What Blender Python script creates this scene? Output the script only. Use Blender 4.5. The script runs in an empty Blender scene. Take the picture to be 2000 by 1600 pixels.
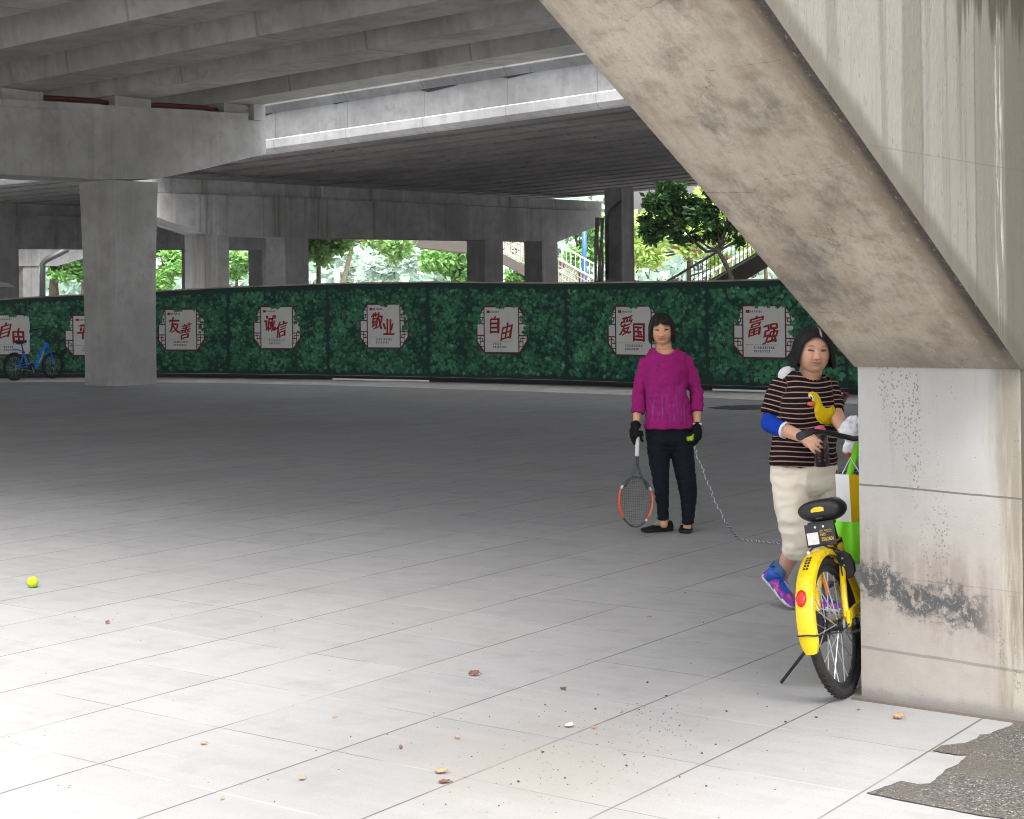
import bpy, bmesh, math, random
import numpy as np
from mathutils import Vector, Matrix
from mathutils.bvhtree import BVHTree
R = math.radians
sc = bpy.context.scene
col = sc.collection
rng = np.random.default_rng(7)
random.seed(7)

# ------------------------------------------------------------------ camera, sky, sun, exposure
HC, FPX, HORIZON, ROLL = 1.67, 3190.0, 582.0, 0.012      # eye height, focal length in photo pixels, horizon row, roll
cam_d = bpy.data.cameras.new('camera'); cam = bpy.data.objects.new('camera', cam_d); col.objects.link(cam)
cam_d.sensor_fit = 'HORIZONTAL'; cam_d.sensor_width = 36.0; cam_d.lens = 36.0 * FPX / 2000.0
cam_d.shift_y = (HORIZON - 800.0) / 2000.0
cam_d.clip_start = 0.05; cam_d.clip_end = 3000
cam.matrix_world = Matrix.Translation((0, 0, HC)) @ Matrix.Rotation(R(90), 4, 'X') @ Matrix.Rotation(-ROLL, 4, 'Z')
sc.camera = cam
world = bpy.data.worlds.new('World'); sc.world = world; world.use_nodes = True
SUN_EL, SUN_AZ = 64.0, 160.0            # azimuth from +Y towards +X: behind the camera and to the left
nt = world.node_tree; bgn = nt.nodes['Background']
sky = nt.nodes.new('ShaderNodeTexSky'); sky.sky_type = 'NISHITA'; sky.sun_disc = False
sky.sun_elevation = R(SUN_EL); sky.sun_rotation = R(SUN_AZ); sky.dust_density = 7.0; sky.air_density = 1.0; sky.ozone_density = 1.0
hsv = nt.nodes.new('ShaderNodeHueSaturation'); hsv.inputs['Saturation'].default_value = 0.22
nt.links.new(sky.outputs[0], hsv.inputs['Color']); nt.links.new(hsv.outputs[0], bgn.inputs['Color'])
bgn.inputs['Strength'].default_value = 0.15
sun_d = bpy.data.lights.new('sun', 'SUN'); sun_d.energy = 1.4; sun_d.angle = R(48); sun_d.color = (1.0, .95, .88)
sun = bpy.data.objects.new('sun', sun_d); col.objects.link(sun); sun.location = (-20, -20, 40)
_d = Vector((math.sin(R(SUN_AZ)) * math.cos(R(SUN_EL)), math.cos(R(SUN_AZ)) * math.cos(R(SUN_EL)), math.sin(R(SUN_EL))))
sun.rotation_euler = _d.to_track_quat('Z', 'Y').to_euler()
sc.view_settings.view_transform = 'Standard'; sc.view_settings.look = 'None'; sc.view_settings.gamma = 1.0
sc.view_settings.exposure = 1.5
sc.render.engine = 'CYCLES'
sc.cycles.max_bounces = 8; sc.cycles.diffuse_bounces = 5; sc.cycles.glossy_bounces = 3; sc.cycles.transparent_max_bounces = 8
sc.cycles.use_denoising = True; sc.cycles.filter_width = 1.0
sc.cycles.sample_clamp_indirect = 6.0
sc.cycles.volume_bounces = 1

# ------------------------------------------------------------------ placing: photo pixel <-> place
_c, _s = math.cos(ROLL), math.sin(ROLL)
def ray(x, y):
    dx, dy = x - 1000.0, HORIZON - y
    return (_c * dx + _s * dy) / FPX, (-_s * dx + _c * dy) / FPX
def gnd(x, y, z=0.0):
    u, v = ray(x, y); Y = (z - HC) / v; return Vector((u * Y, Y, z))
def at(x, y, Y):
    u, v = ray(x, y); return Vector((u * Y, Y, HC + v * Y))
AX = np.array([.586, .81]); AX /= np.linalg.norm(AX); BX = np.array([-AX[1], AX[0]])   # the paving's two directions
O2 = np.array([1.4218, 6.7337])                                                       # foot of the flared pier's corner
def W(a, b, z=0.0):
    q = O2 + a * AX + b * BX; return Vector((q[0], q[1], z))

# ------------------------------------------------------------------ materials
class NT:
    def __init__(s, name):
        s.m = bpy.data.materials.new(name); s.m.use_nodes = True; s.t = s.m.node_tree
        s.b = s.t.nodes['Principled BSDF']
    def n(s, typ, **kw):
        n = s.t.nodes.new('ShaderNode' + typ)
        for k, v in kw.items(): setattr(n, k, v)
        return n
    def put(s, sock, v):
        if isinstance(v, bpy.types.NodeSocket): s.t.links.new(v, sock)
        elif v is not None:
            if isinstance(v, (tuple, list)) and len(v) == 3 and sock.type == 'RGBA': v = (*v, 1)
            sock.default_value = v
    def math(s, op, a, b=None, c=None, clamp=False):
        n = s.n('Math', operation=op, use_clamp=clamp); s.put(n.inputs[0], a)
        if b is not None: s.put(n.inputs[1], b)
        if c is not None: s.put(n.inputs[2], c)
        return n.outputs[0]
    def vmath(s, op, a, b=None):
        n = s.n('VectorMath', operation=op); s.put(n.inputs[0], a)
        if b is not None: s.put(n.inputs[1], b)
        return n.outputs['Value' if op in ('DOT_PRODUCT', 'LENGTH') else 'Vector']
    def pos(s): return s.n('NewGeometry').outputs['Position']
    def obj(s): return s.n('TexCoord').outputs['Object']
    def attr(s, name): return s.n('Attribute', attribute_name=name)
    def sep(s, v):
        n = s.n('SeparateXYZ'); s.put(n.inputs[0], v); return n.outputs
    def comb(s, x, y, z):
        n = s.n('CombineXYZ'); s.put(n.inputs[0], x); s.put(n.inputs[1], y); s.put(n.inputs[2], z); return n.outputs[0]
    def noise(s, v, scale=1.0, detail=4.0, rough=.55, dist=0.0):
        n = s.n('TexNoise'); s.put(n.inputs['Vector'], v); n.inputs['Scale'].default_value = scale
        n.inputs['Detail'].default_value = detail; n.inputs['Roughness'].default_value = rough; n.inputs['Distortion'].default_value = dist
        return n.outputs['Fac']
    def voro(s, v, scale=1.0, out='Distance', feature='F1'):
        n = s.n('TexVoronoi', feature=feature); s.put(n.inputs['Vector'], v); n.inputs['Scale'].default_value = scale
        return n.outputs[out]
    def step(s, x, lo, hi):                       # smooth 0..1 between lo and hi
        n = s.n('MapRange', interpolation_type='SMOOTHSTEP'); s.put(n.inputs['Value'], x)
        s.put(n.inputs['From Min'], lo); s.put(n.inputs['From Max'], hi); return n.outputs[0]
    def mix(s, f, a, b, blend='MIX'):
        n = s.n('Mix', data_type='RGBA', blend_type=blend); s.put(n.inputs[0], f); s.put(n.inputs[6], a); s.put(n.inputs[7], b)
        return n.outputs[2]
    def mul(s, a, b): return s.math('MULTIPLY', a, b)
    def bump(s, h, dist=.01, strength=1.0):
        n = s.n('Bump'); n.inputs['Distance'].default_value = dist; n.inputs['Strength'].default_value = strength
        s.put(n.inputs['Height'], h); s.put(s.b.inputs['Normal'], n.outputs[0])
    def out(s, color, rough=.8, metal=0.0, spec=.5):
        s.put(s.b.inputs['Base Color'], color); s.put(s.b.inputs['Roughness'], rough)
        s.b.inputs['Metallic'].default_value = metal; s.b.inputs['Specular IOR Level'].default_value = spec
        return s.m

def plain(name, c, rough=.5, metal=0.0, spec=.5, vary=.12, scale=30.0, bump=0.0):
    """a solid colour with a little wear in it"""
    t = NT(name); p = t.obj(); n = t.noise(p, scale, 3)
    cc = t.mix(n, tuple(x * (1 - vary) for x in c), tuple(min(1, x * (1 + vary)) for x in c))
    if bump: t.bump(n, bump)
    return t.out(cc, t.math('ADD', t.mul(n, .25), rough - .12), metal, spec)

def concrete(name, base, streak=.5, stain=.5, joint=0.0, warm=.0, board=0.0):
    t = NT(name); p = t.pos(); x, y, z = t.sep(p)
    b = t.vmath('DOT_PRODUCT', p, (BX[0], BX[1], 0))
    big = t.noise(p, .55, 5, .6); mid = t.noise(p, 3.2, 5, .65); fine = t.noise(p, 45, 3, .7)
    c = t.mix(t.step(big, .3, .7), tuple(v * .74 for v in base), tuple(v * 1.16 for v in base))
    c = t.mix(t.mul(t.step(mid, .42, .72), .55), c, tuple(v * f for v, f in zip(base, (.62, .6, .58))))
    sv = t.noise(t.vmath('MULTIPLY', p, (2.3, 2.3, .11)), 1.0, 5, .6)
    c = t.mix(t.mul(t.step(sv, .53, .72), streak), c, tuple(v * f for v, f in zip(base, (.38, .36, .35))))
    sw = t.noise(t.vmath('MULTIPLY', t.vmath('ADD', p, (31, 7, 3)), (4.1, 4.1, .2)), 1.0, 3, .6)
    c = t.mix(t.mul(t.step(sw, .58, .72), streak * .5), c, tuple(min(1, v * 1.5) for v in base))
    if stain:
        st = t.noise(t.vmath('ADD', p, (11, 5, 2)), 1.1, 6, .68)
        c = t.mix(t.mul(t.step(st, .55, .74), stain), c, tuple(v * f for v, f in zip(base, (.52, .45, .38))))
    pit = t.voro(p, 9.0); c = t.mix(t.mul(t.math('LESS_THAN', pit, .035), .6), c, tuple(v * .3 for v in base))
    if joint:
        fb = t.math('FRACT', t.math('DIVIDE', t.math('ADD', b, t.mul(big, .06)), joint))
        c = t.mix(t.mul(t.math('LESS_THAN', fb, .012), .45), c, tuple(v * .35 for v in base))
    if board:
        fz = t.math('FRACT', t.math('DIVIDE', z, board))
        c = t.mix(t.mul(t.math('LESS_THAN', fz, .02), .25), c, tuple(v * .4 for v in base))
    c = t.mix(t.mul(fine, .22), c, tuple(v * .6 for v in base))
    if warm: c = t.mix(warm, c, (.30, .24, .17))
    t.bump(t.math('ADD', t.mul(mid, .6), t.mul(fine, .25)), .006)
    return t.out(c, .9, 0, .25)

M = {}
M['conc'] = concrete('overpass_concrete', (.51, .50, .48), .35, .35, joint=4.7)
M['cap'] = concrete('cap_beam_concrete', (.56, .56, .55), .35, .3, board=.0)
M['column'] = concrete('column_concrete', (.55, .55, .54), .35, .35)
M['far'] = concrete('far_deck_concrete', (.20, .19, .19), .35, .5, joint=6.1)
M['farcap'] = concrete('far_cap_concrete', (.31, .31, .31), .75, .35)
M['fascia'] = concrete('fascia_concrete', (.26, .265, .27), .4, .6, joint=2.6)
M['pit'] = plain('painted_hole_shade', (.03, .03, .032), .9)
M['lip'] = concrete('pale_lip_concrete', (.50, .50, .51), .15, .2, joint=2.6)

# ------------------------------------------------------------------ mesh building
class MB:
    def __init__(s): s.v = []; s.f = []; s.m = []; s.uvc = None
    def add(s, verts, faces, mi=0):
        o = len(s.v); s.v.extend([tuple(map(float, q)) for q in verts])
        s.f.extend([tuple(o + i for i in f) for f in faces]); s.m.extend([mi] * len(faces)); return o
    def box(s, c, d, rot=None, mi=0, bevel=0.0):
        bm = bmesh.new(); bmesh.ops.create_cube(bm, size=1.0)
        bmesh.ops.scale(bm, vec=Vector(d), verts=bm.verts)
        if bevel: bmesh.ops.bevel(bm, geom=bm.edges[:], offset=bevel, segments=2, affect='EDGES', profile=.6)
        if rot is not None: bmesh.ops.transform(bm, matrix=rot.to_4x4(), verts=bm.verts)
        bmesh.ops.translate(bm, vec=Vector(c), verts=bm.verts); s.bm(bm, mi)
    def bm(s, bm, mi=0):
        bm.verts.index_update(); s.add([v.co for v in bm.verts], [[v.index for v in f.verts] for f in bm.faces], mi); bm.free()
    def prism(s, poly, off, mi=0):
        """a flat polygon (3-D points) pushed along the vector off"""
        n = len(poly); off = Vector(off); top = [Vector(p) + off for p in poly]
        s.add(list(poly) + top, [tuple(range(n))[::-1], tuple(range(n, 2 * n))] + [(i, (i + 1) % n, n + (i + 1) % n, n + i) for i in range(n)], mi)
    def quad(s, a, b, c, d, mi=0): s.add([a, b, c, d], [(0, 1, 2, 3)], mi)
    def tube(s, pts, rad, n=8, mi=0, caps=True, ref=None, flat=1.0, closed=False):
        pts = [Vector(p) for p in pts]; k = len(pts)
        rad = [rad] * k if np.isscalar(rad) else list(rad)
        T = []
        for i in range(k):
            a = pts[(i - 1) % k] if closed else pts[max(i - 1, 0)]; b = pts[(i + 1) % k] if closed else pts[min(i + 1, k - 1)]
            t = b - a; T.append(t.normalized() if t.length > 1e-9 else Vector((0, 0, 1)))
        u = Vector(ref) if ref is not None else (Vector((0, 0, 1)) if abs(T[0].z) < .9 else Vector((1, 0, 0)))
        V = []
        for i in range(k):
            u = u - T[i] * u.dot(T[i])
            if u.length < 1e-6: u = T[i].orthogonal()
            u.normalize(); w = T[i].cross(u)
            if ref is not None:
                pass
            for j in range(n):
                an = 2 * math.pi * j / n
                V.append(pts[i] + u * (math.cos(an) * rad[i]) + w * (math.sin(an) * rad[i] * flat))
        Fc = []
        for i in range(k if closed else k - 1):
            i2 = (i + 1) % k
            for j in range(n): Fc.append((i * n + j, i * n + (j + 1) % n, i2 * n + (j + 1) % n, i2 * n + j))
        if caps and not closed: Fc += [tuple(range(n))[::-1], tuple(range((k - 1) * n, k * n))]
        s.add(V, Fc, mi)
    def pill(s, pts, rad, n=12, mi=0, ref=None, flat=1.0):
        """tube with rounded ends and a tapering radius"""
        pts = [Vector(p) for p in pts]; rad = [rad] * len(pts) if np.isscalar(rad) else list(rad)
        d0 = (pts[0] - pts[1]).normalized(); d1 = (pts[-1] - pts[-2]).normalized(); P = []; Q = []
        for q in (85, 60, 35, 15): P.append(pts[0] + d0 * rad[0] * math.sin(R(q))); Q.append(rad[0] * math.cos(R(q)))
        P += pts; Q += rad
        for q in (15, 35, 60, 85): P.append(pts[-1] + d1 * rad[-1] * math.sin(R(q))); Q.append(rad[-1] * math.cos(R(q)))
        s.tube(P, Q, n, mi, True, ref, flat)
    def stack(s, rings, n=28, mi=0, power=2.0, caps=True):
        """rings: (cx, cy, cz, rx, ry[, yaw, tilt_x, tilt_y])"""
        V = []
        for r in rings:
            cx, cy, cz, rx, ry = r[:5]; yaw = r[5] if len(r) > 5 else 0; tx = r[6] if len(r) > 6 else 0; ty = r[7] if len(r) > 7 else 0
            for j in range(n):
                an = 2 * math.pi * j / n; ca, sa = math.cos(an), math.sin(an)
                x = rx * math.copysign(abs(ca) ** (2 / power), ca); y = ry * math.copysign(abs(sa) ** (2 / power), sa)
                X = x * math.cos(yaw) - y * math.sin(yaw); Y = x * math.sin(yaw) + y * math.cos(yaw)
                V.append((cx + X, cy + Y, cz + X * tx + Y * ty))
        k = len(rings); Fc = [(i * n + j, i * n + (j + 1) % n, (i + 1) * n + (j + 1) % n, (i + 1) * n + j) for i in range(k - 1) for j in range(n)]
        if caps: Fc += [tuple(range(n))[::-1], tuple(range((k - 1) * n, k * n))]
        s.add(V, Fc, mi)
    def ball(s, c, r, seg=16, mi=0):
        r = (r, r, r) if np.isscalar(r) else r; bm = bmesh.new(); bmesh.ops.create_uvsphere(bm, u_segments=seg, v_segments=max(6, seg * 2 // 3), radius=1.0)
        bmesh.ops.scale(bm, vec=Vector(r), verts=bm.verts); bmesh.ops.translate(bm, vec=Vector(c), verts=bm.verts); s.bm(bm, mi)
    def text(s, body, xf, size=1.0, mi=0, bold=0.0, align='CENTER', warp=None):
        """lettering as flat faces; xf maps (x, y) of the writing into space"""
        cu = bpy.data.curves.new('lettering', 'FONT'); cu.body = body; cu.size = size; cu.align_x = align; cu.align_y = 'CENTER'; cu.offset = bold
        cu.resolution_u = 4
        ob = bpy.data.objects.new('lettering', cu); col.objects.link(ob); dg = bpy.context.evaluated_depsgraph_get(); dg.update()
        me = bpy.data.meshes.new_from_object(ob.evaluated_get(dg)); vs = [v.co.copy() for v in me.vertices]; fs = [tuple(p.vertices) for p in me.polygons]
        bpy.data.objects.remove(ob); bpy.data.curves.remove(cu); bpy.data.meshes.remove(me)
        if warp: vs = [warp(v) for v in vs]
        s.add([xf(v.x, v.y) for v in vs], fs, mi)
    def mesh(s, name, mats, smooth=False, origin=(0, 0, 0)):
        me = bpy.data.meshes.new(name); o = Vector(origin)
        me.from_pydata([tuple(Vector(q) - o) for q in s.v], [], s.f)
        for m in (mats if isinstance(mats, (list, tuple)) else [mats]): me.materials.append(m)
        me.polygons.foreach_set('material_index', s.m)
        if smooth: me.polygons.foreach_set('use_smooth', [True] * len(me.polygons))
        me.update(); return me
    def build(s, name, mats, parent=None, smooth=False, fix=True, origin=None):
        o0 = Vector(origin) if origin is not None else (parent_origin(parent) if parent else Vector((0, 0, 0)))
        me = s.mesh(name, mats, smooth, o0)
        if fix:
            bm = bmesh.new(); bm.from_mesh(me); bmesh.ops.recalc_face_normals(bm, faces=bm.faces); bm.to_mesh(me); bm.free()
        ob = bpy.data.objects.new(name, me); col.objects.link(ob)
        if parent: ob.parent = parent
        else: ob.location = o0
        if smooth == 'auto':
            sharp(ob)
        return ob
def sharp(ob, deg=35):
    me = ob.data; me.polygons.foreach_set('use_smooth', [True] * len(me.polygons)); bm = bmesh.new(); bm.from_mesh(me)
    for e in bm.edges:
        if len(e.link_faces) == 2 and e.calc_face_angle(0) > R(deg): e.smooth = False
    bm.to_mesh(me); bm.free()
def parent_origin(p):
    o = Vector((0, 0, 0))
    while p is not None: o = o + p.location; p = p.parent
    return o
def tag(o, label=None, cat=None, group=None, kind=None):
    if label: o['label'] = label
    if cat: o['category'] = cat
    if group: o['group'] = group
    if kind: o['kind'] = kind
    return o
def empty(name, loc=(0, 0, 0)):
    o = bpy.data.objects.new(name, None); col.objects.link(o); o.location = loc; o.empty_display_size = .3; return o
def copy_tree(o, parent=None):
    c = o.copy(); col.objects.link(c)
    if parent: c.parent = parent
    for ch in list(o.children): copy_tree(ch, c)
    return c
# ------------------------------------------------------------------ ground
def ground_mat():
    t = NT('plaza_paving'); p = t.pos()
    a = t.vmath('DOT_PRODUCT', t.vmath('SUBTRACT', p, (O2[0], O2[1], 0)), (AX[0], AX[1], 0))
    b = t.vmath('DOT_PRODUCT', t.vmath('SUBTRACT', p, (O2[0], O2[1], 0)), (BX[0], BX[1], 0))
    ta = t.math('ADD', t.math('DIVIDE', a, .595), 100.0); tb = t.math('ADD', t.math('DIVIDE', t.math('SUBTRACT', b, .085), .606), 100.0)
    fa, fb = t.math('FRACT', ta), t.math('FRACT', tb)
    da = t.mul(t.math('MINIMUM', fa, t.math('SUBTRACT', 1.0, fa)), .595); db = t.mul(t.math('MINIMUM', fb, t.math('SUBTRACT', 1.0, fb)), .606)
    uvb = t.comb(a, b, 0)
    wear = t.noise(uvb, .8, 3); wear2 = t.noise(t.vmath('ADD', uvb, (9, 4, 0)), 1.3, 3)
    jb = t.mul(t.math('LESS_THAN', db, t.math('ADD', .0020, t.mul(wear, .0045))), t.step(wear, .30, .52))
    ja = t.mul(t.math('LESS_THAN', da, t.math('ADD', .0006, t.mul(wear2, .0040))), t.step(wear2, .40, .62))
    pale = t.mul(t.math('LESS_THAN', da, .006), t.mul(t.step(wear2, .56, .42), .25))
    cell = t.n('TexWhiteNoise', noise_dimensions='2D'); t.put(cell.inputs['Vector'], t.comb(t.math('FLOOR', ta), t.math('FLOOR', tb), 0))
    tone = cell.outputs['Value']
    brush = t.noise(t.comb(t.mul(a, 14.0), t.mul(b, 1.2), 0), 1.0, 4, .6)
    big = t.noise(uvb, .35, 4); fine = t.noise(uvb, 90, 3, .7); mid = t.noise(uvb, 4.0, 5, .6)
    c = t.mix(tone, (.302, .303, .308), (.332, .332, .335))
    c = t.mix(t.mul(t.step(brush, .35, .75), .28), c, (.40, .40, .41))
    c = t.mix(t.mul(t.step(mid, .47, .75), .32), c, (.205, .203, .205))
    c = t.mix(t.mul(t.step(big, .45, .7), .35), c, (.225, .222, .22))
    c = t.mix(t.mul(t.step(fine, .48, .75), .30), c, (.175, .175, .175))
    c = t.mix(pale, c, (.5, .5, .5))
    c = t.mix(t.mul(jb, .78), c, (.07, .065, .06)); c = t.mix(t.mul(ja, .65), c, (.11, .105, .1))
    # a dusting of sand where the crumbled paving has been swept (its own outline)
    d = t.vmath('SUBTRACT', p, tuple(gnd(1080, 1500))); sd = t.vmath('LENGTH', t.vmath('MULTIPLY', d, (1.0, .75, 0)))
    sm = t.step(t.math('ADD', sd, t.mul(t.noise(uvb, 3.5, 5, .65), .9)), 1.12, .55)
    c = t.mix(t.mul(sm, t.math('ADD', .45, t.mul(t.step(fine, .3, .7), .45))), c, (.315, .293, .262))
    spk = t.mul(t.math('LESS_THAN', t.voro(uvb, 38.0), .16), t.step(t.noise(uvb, 9, 2), .5, .66))
    c = t.mix(t.mul(t.mul(spk, sm), .75), c, (.12, .11, .10))
    spk2 = t.math('LESS_THAN', t.voro(t.vmath('ADD', uvb, (3.3, 1.7, 0)), 3.1), .012); c = t.mix(t.mul(spk2, .7), c, (.08, .075, .07))
    t.bump(t.math('SUBTRACT', t.mul(fine, .2), t.math('ADD', jb, ja)), .003)
    return t.out(c, t.math('ADD', .62, t.mul(mid, .2)), 0, .35)
M['ground'] = ground_mat()
g = MB(); g.quad((-400, -120, 0), (400, -120, 0), (400, 700, 0), (-400, 700, 0))
tag(g.build('ground', M['ground']), 'grey stone paving slabs of the plaza under the overpass', 'ground', kind='structure')

def asphalt_mat(name, base=(.115, .112, .106)):
    t = NT(name); p = t.pos(); v = t.voro(p, 150, 'Color'); f = t.voro(p, 150); n = t.noise(p, 2.2, 5); sx = t.sep(v)
    c = t.mix(sx[0], tuple(x * .6 for x in base), tuple(x * 1.8 for x in base))
    c = t.mix(t.math('GREATER_THAN', sx[1], .93), c, (.36, .33, .27))
    c = t.mix(t.mul(t.step(n, .42, .62), .75), c, (.155, .137, .118))
    t.bump(t.math('SUBTRACT', 1.0, f), .01); return t.out(c, .95, 0, .2)
M['asphalt'] = asphalt_mat('crumbled_asphalt'); M['patch'] = asphalt_mat('dark_patch', (.10, .095, .09))
# pale paving border along the hoarding foot, lightened further for missing gap light
M['border'] = concrete('lightened_border_paving', (.74, .72, .70), 0, .15)
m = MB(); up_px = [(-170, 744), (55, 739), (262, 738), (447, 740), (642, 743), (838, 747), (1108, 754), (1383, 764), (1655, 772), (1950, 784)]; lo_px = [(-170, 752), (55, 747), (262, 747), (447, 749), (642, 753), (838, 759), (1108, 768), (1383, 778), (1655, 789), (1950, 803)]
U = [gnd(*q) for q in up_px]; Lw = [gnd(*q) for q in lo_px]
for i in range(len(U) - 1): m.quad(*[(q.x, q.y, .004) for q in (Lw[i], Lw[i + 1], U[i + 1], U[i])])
tag(m.build('pavement', M['border']), 'pale strip of paving, gap light put into its colour, along the foot of the hoarding', 'pavement', kind='structure')
# broken slab: the gravelly asphalt bed showing through, outline as in the photo
edge = [(1692, 1551), (1760, 1527), (1790, 1533), (1817, 1532), (1832, 1518), (1850, 1503), (1872, 1494), (1885, 1482), (1887, 1476), (1865, 1476), (1820, 1468),
        (1838, 1458), (1885, 1453), (1905, 1445), (1912, 1437), (1930, 1436), (1950, 1427), (1973, 1420), (1980, 1414), (2030, 1421), (2300, 1470), (2300, 1700), (2050, 1620), (1990, 1605), (1900, 1592), (1850, 1582)]
def rough_outline(pts, k=6, amp=.004):
    out = []
    for i in range(len(pts)):
        p, q = pts[i], pts[(i + 1) % len(pts)]; L = (q - p).length; n = (q - p).orthogonal().normalized(); n = Vector((-(q - p).y, (q - p).x, 0)).normalized()
        m = max(1, min(k, int(L / .02)))
        for j in range(m): out.append(p + (q - p) * (j / m) + n * (random.uniform(-amp, amp) if j else 0))
    return out
m = MB(); P = rough_outline([gnd(*q) for q in edge]); m.add([(q.x, q.y, .004) for q in P], [tuple(range(len(P)))])
bm_ = m.build('asphalt_bed', M['asphalt']); tag(bm_, 'crumbling gravelly asphalt bed showing where a paving slab is broken away', 'ground', kind='structure')
m = MB(); P = rough_outline([gnd(*q) for q in [(1378, 797), (1412, 793), (1470, 791), (1530, 792), (1560, 796), (1500, 800), (1440, 801), (1400, 800)]], 8, .05)
m.add([(q.x, q.y, .004) for q in P], [tuple(range(len(P)))])
tag(m.build('asphalt_patch', M['patch']), 'dark asphalt repair patch in the paving behind the women', 'ground', kind='structure')

# ------------------------------------------------------------------ near overpass
def z1(a, b): return 5.98 - .04 * (19.5 - a) + .037 * (22.6 - b)
B0, B1 = -26.0, 58.0
NEAR_EDGE = -1.7
ov = tag(empty('overpass', W(8, 10, 0)), 'grey concrete overpass on broad girders, nearer of the two, with a tapered column', 'overpass')
def beam(a0, a1, zf, depth, b0, b1, taper=.0, n=2):
    """a girder along b between a0 and a1, soffit height zf(a, b)"""
    mb = MB(); V = []; bs = np.linspace(b0, b1, n)
    for b in bs: V += [W(a0, b, zf(a0, b)), W(a1, b, zf(a1, b)), W(a1 + taper, b, zf(a1, b) + depth), W(a0 - taper, b, zf(a0, b) + depth)]
    Fc = [(0, 1, 2, 3)[::-1]]
    for i in range(n - 1): Fc += [(4 * i + j, 4 * i + (j + 1) % 4, 4 * i + 4 + (j + 1) % 4, 4 * i + 4 + j) for j in range(4)]
    Fc.append(tuple(4 * (n - 1) + j for j in range(4))); mb.add(V, Fc); return mb
ed = [(10.05, 11.05), (12.75, 13.9), (15.45, 16.6), (18.45, 19.6)]
a = 10.05 - 2.8; NEAR_SLAB = NEAR_EDGE
while a > NEAR_EDGE + .4: ed.insert(0, (a, a + 1.1)); a -= 2.8
for a0, a1 in ed: beam(a0, a1, z1, 1.0, B0, B1, .16).build('girder', M['conc'], ov)
beam(NEAR_EDGE, 19.6, lambda a, b: z1(a, b) + 1.0, .35, B0, B1).build('deck_slab', M['conc'], ov)
# bent: cap beam with tapered end, ledges, end block, column
def bent(parent, b0, thick, prof, colsA, colw, mat_cap, mat_col, ztop_col, flare=0.0, colb=None):
    """prof: (a, z) outline of the cap in the plane b = b0; pushed thick along +b"""
    mb = MB(); off = W(0, thick) - W(0, 0); mb.prism([W(a, b0, z) for a, z in prof], off); cap = mb.build('cap_beam', mat_cap, parent)
    for (a0, a1) in colsA:
        cb = colb or (b0 + .07, b0 + .07 + colw); mb = MB(); am = (a0 + a1) / 2; bmid = sum(cb) / 2; H = ztop_col((a0 + a1) / 2); V = []
        zs = [0, H * .3, H * .55, H * .7, H * .85, H] if flare else [0, H]
        for z in zs:
            k = 1.0 + flare * max(0, (z / H - .38) / .62) ** 1.7
            kb = 1.0 + flare * .75 * max(0, (z / H - .38) / .62) ** 1.7
            for (sa, sb) in ((-1, -1), (1, -1), (1, 1), (-1, 1)): V.append(W(am + sa * (a1 - a0) / 2 * k, bmid + sb * (cb[1] - cb[0]) / 2 * kb, z))
        n = len(zs); Fc = [(0, 1, 2, 3), tuple(range(4 * n - 4, 4 * n))] + [(4 * i + j, 4 * i + (j + 1) % 4, 4 * i + 4 + (j + 1) % 4, 4 * i + 4 + j) for i in range(n - 1) for j in range(4)]
        mb.add(V, Fc); mb.build('column', mat_col, cap)
    return cap
cap1 = bent(ov, 22.6, 1.1, [(3.2, 4.0), (15.0, 4.10), (16.45, 4.18), (17.8, 4.46), (19.65, 4.91), (19.65, 5.62), (19.17, 5.60), (12.7, 5.33), (3.2, 4.95)],
            [(15.47, 16.53)], .95, M['cap'], M['column'], lambda a: 4.12, .12, colb=(22.72, 23.66))
m = MB(); off = W(0, 1.02) - W(0, 0)
m.prism([W(3.2, 22.64, 4.95), W(19.17, 22.64, 5.60), W(19.17, 22.64, 5.745), W(3.2, 22.64, 5.10)], off); m.build('cap_ledge', M['cap'], cap1)
m = MB(); m.prism([W(19.3, 22.6, 5.62), W(19.65, 22.6, 5.62), W(19.65, 22.6, 5.99), W(19.3, 22.6, 5.98)], W(0, 1.1) - W(0, 0)); m.build('end_block', M['cap'], cap1)
for (a0, a1) in ed[-5:]:
    m = MB(); am = (a0 + a1) / 2
    zt = z1(am, 23.1)
    zl = 4.95 + (am - 3.2) * .0407 + .145
    m.prism([W(a0 + .1, 22.75, zl - .01), W(a1 - .1, 22.75, zl - .01), W(a1 - .1, 22.75, zt - .004), W(a0 + .1, 22.75, zt - .004)], W(0, .6) - W(0, 0)); m.build('bearing_pad', M['conc'], cap1)
M['redpipe'] = plain('dark_red_pipe', (.13, .018, .02), .4)
m = MB(); pts = []
for i in range(60):
    a_ = 6 + 13.1 * i / 59; ph = (a_ - 10.55) / 2.8; ph -= math.floor(ph)
    pts.append(W(a_, 22.98, 4.95 + (a_ - 3.2) * .0407 + .225 + .03 * (abs(ph - .5) < .28)))
m.tube(pts, .055, 8); m.build('pipe', M['redpipe'], ov, True)

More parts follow.
